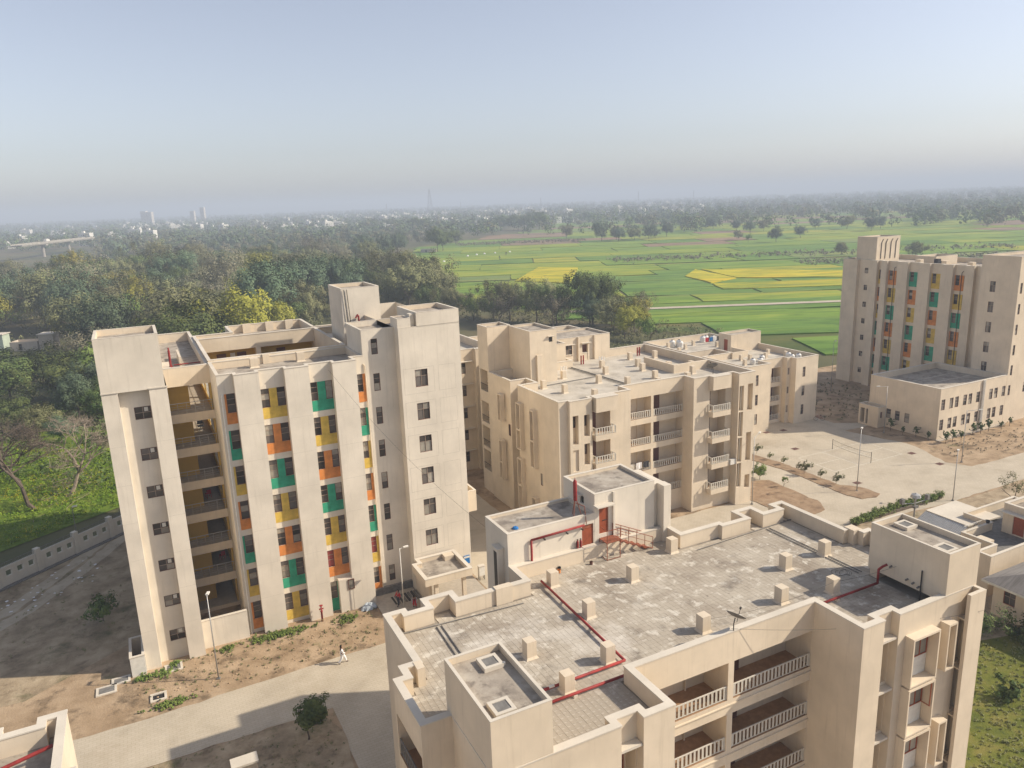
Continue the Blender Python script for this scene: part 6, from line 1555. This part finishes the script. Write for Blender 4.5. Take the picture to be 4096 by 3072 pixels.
walls(TH, [(74.2, 37.5), (81.8, 37.5), (81.8, 41.0), (74.2, 41.0)], 3.2, 6.2, {3: [dict(s0=1.0, s1=2.1, z0=3.3, z1=5.3, d=0.1, back=1)]}, 'plaster', 'upper_room', True, ('door_red',)); parapet(TH, [(74.2, 37.5), (81.8, 37.5), (81.8, 41.0), (74.2, 41.0)], 6.2, 5.8)
boxpart(TH, 'sunshade', 'coping', (73.4, 74.19, 38.0, 40.8, 5.5, 5.6)); boxpart(TH, 'terrace_bench', 'plaster', (69.2, 70.2, 39.3, 40.6, 3.2, 3.9))
mb = MB()
for k in range(6):
    cx = 69.5 + 0.45 * k; mb.path([(cx + 0.2 * math.cos(a), 41.72, 4.33 + 0.2 * math.sin(a)) for a in np.linspace(0, 6.2832, 13)], 0.015, 4)
mb.tube((69.2, 41.72, 4.6), (72.2, 41.72, 4.6), 0.03, n=6); mb.tube((69.2, 41.72, 4.1), (72.2, 41.72, 4.1), 0.02, n=6)
mb.build('ring_railing', MAT['rail_white'], TH)
o = MB().lathe([(0, 0), (0.14, 0), (0.2, 0.3), (0.18, 0.3), (0.13, 0.04), (0, 0.04)], n=12).build('plant_pot', MAT['cloth_dark']); o.location = (73.0, 41.7, 4.07); tag(o, 'dark plant pot standing on the terrace parapet', 'pot')
CP = empty('carport'); tag(CP, 'carport with white slab roof and corrugated front skirt', 'carport')
MB().prism([(71.9, 42.9), (76.9, 42.7), (77.0, 47.6), (72.0, 47.6)], 3.4, 3.55, True).build('roof_slab', MAT['coping'], CP)
mb = MB()
for k in range(24):
    y0 = 42.95 + k * 0.193; mb.poly([(71.9, y0, 3.45), (71.9, y0 + 0.097, 3.5), (70.4, y0 + 0.097, 2.75), (70.4, y0, 2.7)]); mb.poly([(71.9, y0 + 0.097, 3.5), (71.9, y0 + 0.193, 3.45), (70.4, y0 + 0.193, 2.7), (70.4, y0 + 0.097, 2.75)])
mb.build('corrugated_skirt', MAT['steel'], CP)
for x, y in ((72.2, 43.2), (76.6, 43.0), (72.2, 47.2), (76.6, 47.2)): boxpart(CP, 'post', 'plaster', (x, x + 0.25, y, y + 0.25, 0, 3.4))
fl = empty('floodlight_mast', (71.6, 48.6, 0)); tag(fl, 'grey floodlight mast with hooded top and two side lamps behind the right tank', 'floodlight')
MB().tube((0, 0, 0), (0, 0, 4.6), 0.1, 0.08).build('pole', MAT['steel'], fl)
MB().lathe([(0.55, 4.75), (0.45, 5.05), (0.1, 5.15), (0, 5.3)], n=8).build('hood', MAT['steel'], fl); MB().path([(-1.9, 0.2, 4.3), (0, 0, 4.05), (1.7, -0.2, 4.2)], 0.04).build('cross_arm', MAT['steel'], fl)
MB().box(-2.1, -1.7, 0, 0.35, 4.3, 4.9).build('lamp_head', MAT['grey'], fl); MB().box(1.5, 1.9, -0.35, 0, 4.2, 4.75).build('lamp_head', MAT['grey'], fl); MB().box(-0.3, 0.3, -0.25, 0.05, 3.55, 3.8).build('junction_box', MAT['grey'], fl)
for k in range(3):
    a = k * 2.1; MB().tube((0.42 * math.cos(a), 0.42 * math.sin(a), 4.8), (0.1 * math.cos(a), 0.1 * math.sin(a), 4.3), 0.02).build('hood_strut', MAT['steel'], fl)
# ------------------------------------------------------------------ ruined huts on the left, field hut, heaps standing in for farm workers
def hut(x, y, w, d, h, rz, lab, mat, roof=True):
    t = empty('hut', (x, y, 0), rz); tag(t, lab, 'hut')
    walls(t, [(0, 0), (w, 0), (w, d), (0, d)], 0, h, {0: [dict(s0=w * .3, s1=w * .3 + 1.0, z0=0.1, z1=2.0, d=0.5, back=1)]}, mat, 'wall', True, ('dark',))
    if roof: MB().prism([(-.3, -.3), (w + .3, -.3), (w + .3, d + .3), (-.3, d + .3)], h, h + 0.2, True).build('roof', MAT['coping'], t)
    else: MB().poly([(0, 0, h * .5), (w, 0, h * .5), (w, d, h * .5), (0, d, h * .5)]).build('rubble_floor', MAT['roof'], t)
    return t
MAT['mint'] = stain_plaster('mint_plaster', (0.42, 0.48, 0.38), 0.6); MAT['ruin'] = stain_plaster('ruined_plaster', (0.50, 0.43, 0.35), 0.9)
hut(-41, 262, 6, 4, 4.6, R_(-20), 'pale green hut with flat roof at the left edge in the trees', 'mint'); hut(-33.5, 257, 7.5, 5, 2.6, R_(-20), 'roofless grey ruin between the two huts in the trees', 'ruin', False); hut(-26.0, 254, 4.0, 4, 4.4, R_(-20), 'broken white hut at the edge of the clearing in the trees', 'ruin')
hut(205, 566, 12, 5, 2.6, R_(-25), 'low field hut of mud and thatch beside the field trees', 'ruin')
for n, (x, y) in enumerate(((213, 493), (223, 500), (231, 504), (240, 505), (252, 505), (182, 460))):  # small white heaps stand in for bent farm workers
    o = heap('sack', x, y, 0.45, 0.8, 0.6, 0.8, MAT['cloth_white'], ['first white sack from the left in the green field', 'second white sack in the green field', 'third white sack in the green field', 'fourth white sack in the green field', 'last white sack of the row in the green field', 'single pale bundle nearer in the green field'][n], 'sack', 50 + n); o['group'] = 'sacks in the field'
# ------------------------------------------------------------------ bridge
MAT['bridge'] = plain('bridge_concrete', (0.34, 0.31, 0.26), 0.9, var=0.15, scale=0.3)
BR = empty('bridge'); tag(BR, 'concrete road bridge on round piers beyond the trees on the far left', 'bridge')
bd = np.array([19.0, 58.0]); bd /= np.linalg.norm(bd)
b0 = np.array([-72.0, 877.0])
for k in range(0, 2):
    p = b0 + bd * 61 * k
    o = MB().tube((0, 0, 0), (0, 0, 11.0), 1.6, 1.4, 12).build('pier', MAT['bridge'], BR); o.location = (p[0], p[1], 0)
    o = MB().box(-2.2, 2.2, -4.5, 4.5, 11.0, 12.2).build('pier_cap', MAT['bridge'], BR); place(o, p, bd, 0, 0)
    o = MB().box(-52 if k == 0 else 0.1, 60.9, -5, 5, 13.0, 13.6).build('deck', MAT['bridge'], BR); place(o, p, bd, 0, 0)
    for y in (-4, 0, 4):
        o = MB().box(-52 if k == 0 else 0.2, 60.8, y - 0.4, y + 0.4, 12.2, 13.0).build('girder', MAT['bridge'], BR); place(o, p, bd, 0, 0)
    for y in (-5, 4.8):
        o = MB().box(-52 if k == 0 else 0.1, 60.9, y, y + 0.2, 13.6, 14.6).build('parapet', MAT['bridge'], BR); place(o, p, bd, 0, 0)
tk = empty('truck', (*(b0 + bd * 12), 13.6), math.atan2(bd[1], bd[0])); tag(tk, 'white lorry crossing the bridge', 'truck')
MB().box(-4, 2, -1.2, 1.2, 1.0, 3.4).build('cargo_box', MAT['white'], tk); MB().box(2.2, 4, -1.1, 1.1, 0.8, 2.9).build('cab', MAT['white'], tk)
for x in (-3, 2.8):
    for y in (-1.1, 1.1): MB().tube((x, y - 0.15, 0.5), (x, y + 0.15, 0.5), 0.5, n=12).build('wheel', MAT['black_pl'], tk)
# ------------------------------------------------------------------ far mast, towers and white houses
def mast(x, y, h, w, lab):
    t = empty('lattice_mast', (x, y, 0)); tag(t, lab, 'mast')
    mb = MB(); n = 12; cor = [(-1, -1), (1, -1), (1, 1), (-1, 1)]
    wz = lambda i: w * (1 - 0.86 * i / n)
    for i in range(n):
        z0, z1 = h * i / n, h * (i + 1) / n; a, b = wz(i), wz(i + 1)
        for k in range(4):
            c, d_ = cor[k], cor[(k + 1) % 4]
            mb.tube((c[0] * a, c[1] * a, z0), (c[0] * b, c[1] * b, z1), h * 0.004, n=4, caps=False); mb.tube((c[0] * a, c[1] * a, z0), (d_[0] * b, d_[1] * b, z1), h * 0.0022, n=4, caps=False); mb.tube((c[0] * b, c[1] * b, z1), (d_[0] * b, d_[1] * b, z1), h * 0.002, n=4, caps=False)
    mb.build('lattice', MAT['grey'], t); MB().tube((0, 0, h), (0, 0, h * 1.08), h * 0.003, n=4).build('aerial', MAT['grey'], t)
mast(*az_d(-5.55, 2200), 76, 8, 'tall lattice radio mast on the hazy horizon')
for n, (a, dd, h, l) in enumerate(((-8.7, 2600, 42, 'small mast left of the tall lattice mast'), (2.6, 2700, 44, 'thin mast right of centre on the horizon'), (9.7, 2600, 52, 'thin mast on the horizon above the far fields'), (13.6, 2800, 50, 'faint mast on the horizon on the right'), (-3.3, 2900, 40, 'small mast just right of the tall lattice mast'))):
    mast(*az_d(a, dd), h, 3, l)
def highrise(az, dd, w, d, h, lab, split):
    x, y = az_d(az, dd); t = empty('high_rise', (x, y, 0), R_(-26)); tag(t, lab, 'building')
    for k in range(split):
        x0 = -w / 2 + k * w / split
        hs = [dict(s0=1.0 + i * 3.2, s1=2.6 + i * 3.2, z0=1.5 + j * 3.2, z1=3.0 + j * 3.2, d=0.3, back=1) for i in range(int((w / split - 2) / 3.2)) for j in range(int(h / 3.2) - 1)]
        walls(t, [(x0, 0), (x0 + w / split - 1.2, 0), (x0 + w / split - 1.2, d), (x0, d)], 0, h - (k % 2) * 3, {0: hs}, 'coping', 'wall', True, ('dark',)); MB().box(x0, x0 + w / split - 1.2, 0, d, h - (k % 2) * 3, h - (k % 2) * 3 + 0.4).build('roof', MAT['coping'], t)
highrise(-24.8, 2600, 34, 16, 46, 'grey slab of high-rise flats on the horizon at the left', 2); highrise(-21.3, 2600, 14, 12, 52, 'slim pale high-rise on the horizon, right of the grey slab', 1); highrise(-21.95, 2650, 14, 12, 42, 'lower pale high-rise adjoining the slim one on the horizon', 1)
rgh = np.random.default_rng(8)
nh = 0
for n in range(230):
    az = rgh.choice([rgh.uniform(-34, -12), rgh.uniform(-14, 2), rgh.uniform(-2, 16)], p=[.3, .5, .2]); dd = rgh.uniform(1100, 2600)
    x, y = az_d(az, dd); w, d_, h = rgh.uniform(8, 20), rgh.uniform(7, 12), rgh.choice([7, 10, 10, 13.0, 16])
    t = empty('distant_house', (x, y, 0), R_(rgh.uniform(-60, 20)))
    tag(t, 'whitewashed flat-roofed house among the far trees', 'house', 'far white houses')
    hs = [dict(s0=1.0 + i * 3, s1=2.2 + i * 3, z0=1.2 + j * 3, z1=2.4 + j * 3, d=0.3, back=1) for i in range(int((w - 1) / 3)) for j in range(int(h / 3))]
    walls(t, [(0, 0), (w, 0), (w, d_), (0, d_)], 0, h, {0: hs}, 'white', 'wall', True, ('dark',)); MB().box(0, w, 0, d_, h, h + 0.5).build('roof', MAT['white'], t)
    MB().box(w * .2, w * .2 + 3.5, d_ * .4, d_ * .4 + 3, h + 0.5, h + 3).build('stair_room', MAT['white'], t)
# low rubble store behind the tower roof
st_ = empty('tin_shed', (74, 232, 0), R_(-20)); tag(st_, 'rusty tin sheds behind the tower stair head', 'shed')
MB().box(0, 14, 0, 5, 0, 2.6).build('wall', MAT['rust'], st_); MB().poly([(-.4, -.4, 2.65), (14.4, -.4, 2.65), (14.4, 5.4, 3.6), (-.4, 5.4, 3.6)]).build('roof', MAT['rust'], st_); MB().box(-4, -0.8, 1, 4, 0, 4.6).build('water_cistern', MAT['grey'], st_)
# ------------------------------------------------------------------ haze
hz, hnt, hb_ = new_mat('haze_air')
hnt.nodes.remove(hb_)
pv = hnt.nodes.new('ShaderNodeVolumePrincipled'); pv.inputs['Color'].default_value = (0.74, 0.83, 0.95, 1); pv.inputs['Density'].default_value = 0.00055; pv.inputs['Anisotropy'].default_value = 0.0
hnt.links.new(pv.outputs[0], hnt.nodes['Material Output'].inputs['Volume'])
hzb = MB().box(-GR - 50, GR + 50, -GR - 50, GR + 50, -1.1, 90.0).build('haze', hz); tag(hzb, kind='stuff')

def cable(name, pts, lab):
    P = []
    for (a, b, sg) in pts:
        a, b = np.array(a), np.array(b); n = 16
        for k in range(n + 1):
            t = k / n; q = a + (b - a) * t; q[2] -= sg * 4 * t * (1 - t); P.append(tuple(q))
    tag(MB().path(P, 0.009, 4).build(name, MAT['dark']), lab, 'cable')
cable('overhead_cable', [((14.3, 64.8, 23.3), (18.9, 43.0, 15.9), 0.8)], 'thin cable sagging from the tower pilaster to the stair-head corner')
cable('overhead_cable', [((25.9, 27.2, 14.55), (41.1, 23.1, 13.2), 0.5)], 'thin cable running from the dish across the right end of the foreground block')
cable('roof_cable', [((25.6, 28.9, 14.3), (34.9, 28.3, 14.3), 0.35), ((34.9, 28.3, 14.3), (38.6, 27.0, 14.9), 0.1)], 'thin cable strung between the roof piers behind the dish')

# washing on the low block roof and on a balcony of the middle block
for n, (x, y, z, m, l) in enumerate(((93.2, 107.2, 10.4, 'cloth_red', 'red cloth on the washing line of the low roof'), (94.2, 107.2, 10.4, 'blue_pl', 'blue cloth on the washing line of the low roof'), (95.1, 107.2, 10.5, 'cloth_white', 'white cloth on the washing line of the low roof'), (96.0, 107.2, 10.4, 'cloth_dark', 'dark cloth on the washing line of the low roof'), (49.4, 68.1, 6.2, 'cloth_white', 'white cloth hung over a balcony railing of the middle block'), (50.4, 68.1, 6.2, 'cloth_dark', 'dark cloth hung over a balcony railing of the middle block'))):
    mb = MB(); W = 0.75
    for k in range(6):
        x0, x1 = k * W / 6, (k + 1) * W / 6; y0, y1 = 0.05 * math.sin(k * 1.9), 0.05 * math.sin((k + 1) * 1.9)
        mb.poly([(x0, y0, 0), (x1, y1, 0.03 * math.cos(k)), (x1, y1 * 0.3, 0.75), (x0, y0 * 0.3, 0.75)]); mb.poly([(x0, y0 + .03, 0.1), (x0, y0 * 0.3 + .03, 0.75), (x1, y1 * 0.3 + .03, 0.75), (x1, y1 + .03, 0.1)]); mb.poly([(x0, y0 * .3, .75), (x1, y1 * .3, .75), (x1, y1 * .3 + .03, .75), (x0, y0 * .3 + .03, .75)])
    o = mb.build('hanging_cloth', MAT[m]); o.location = (x, y, z); tag(o, l, 'cloth')
cable('washing_line', [((92.6, 107.22, 11.15), (97.4, 107.22, 11.15), 0.06)], 'thin washing line on the low block roof')
# smudges of dark wash-off under the tank outlets of the tower
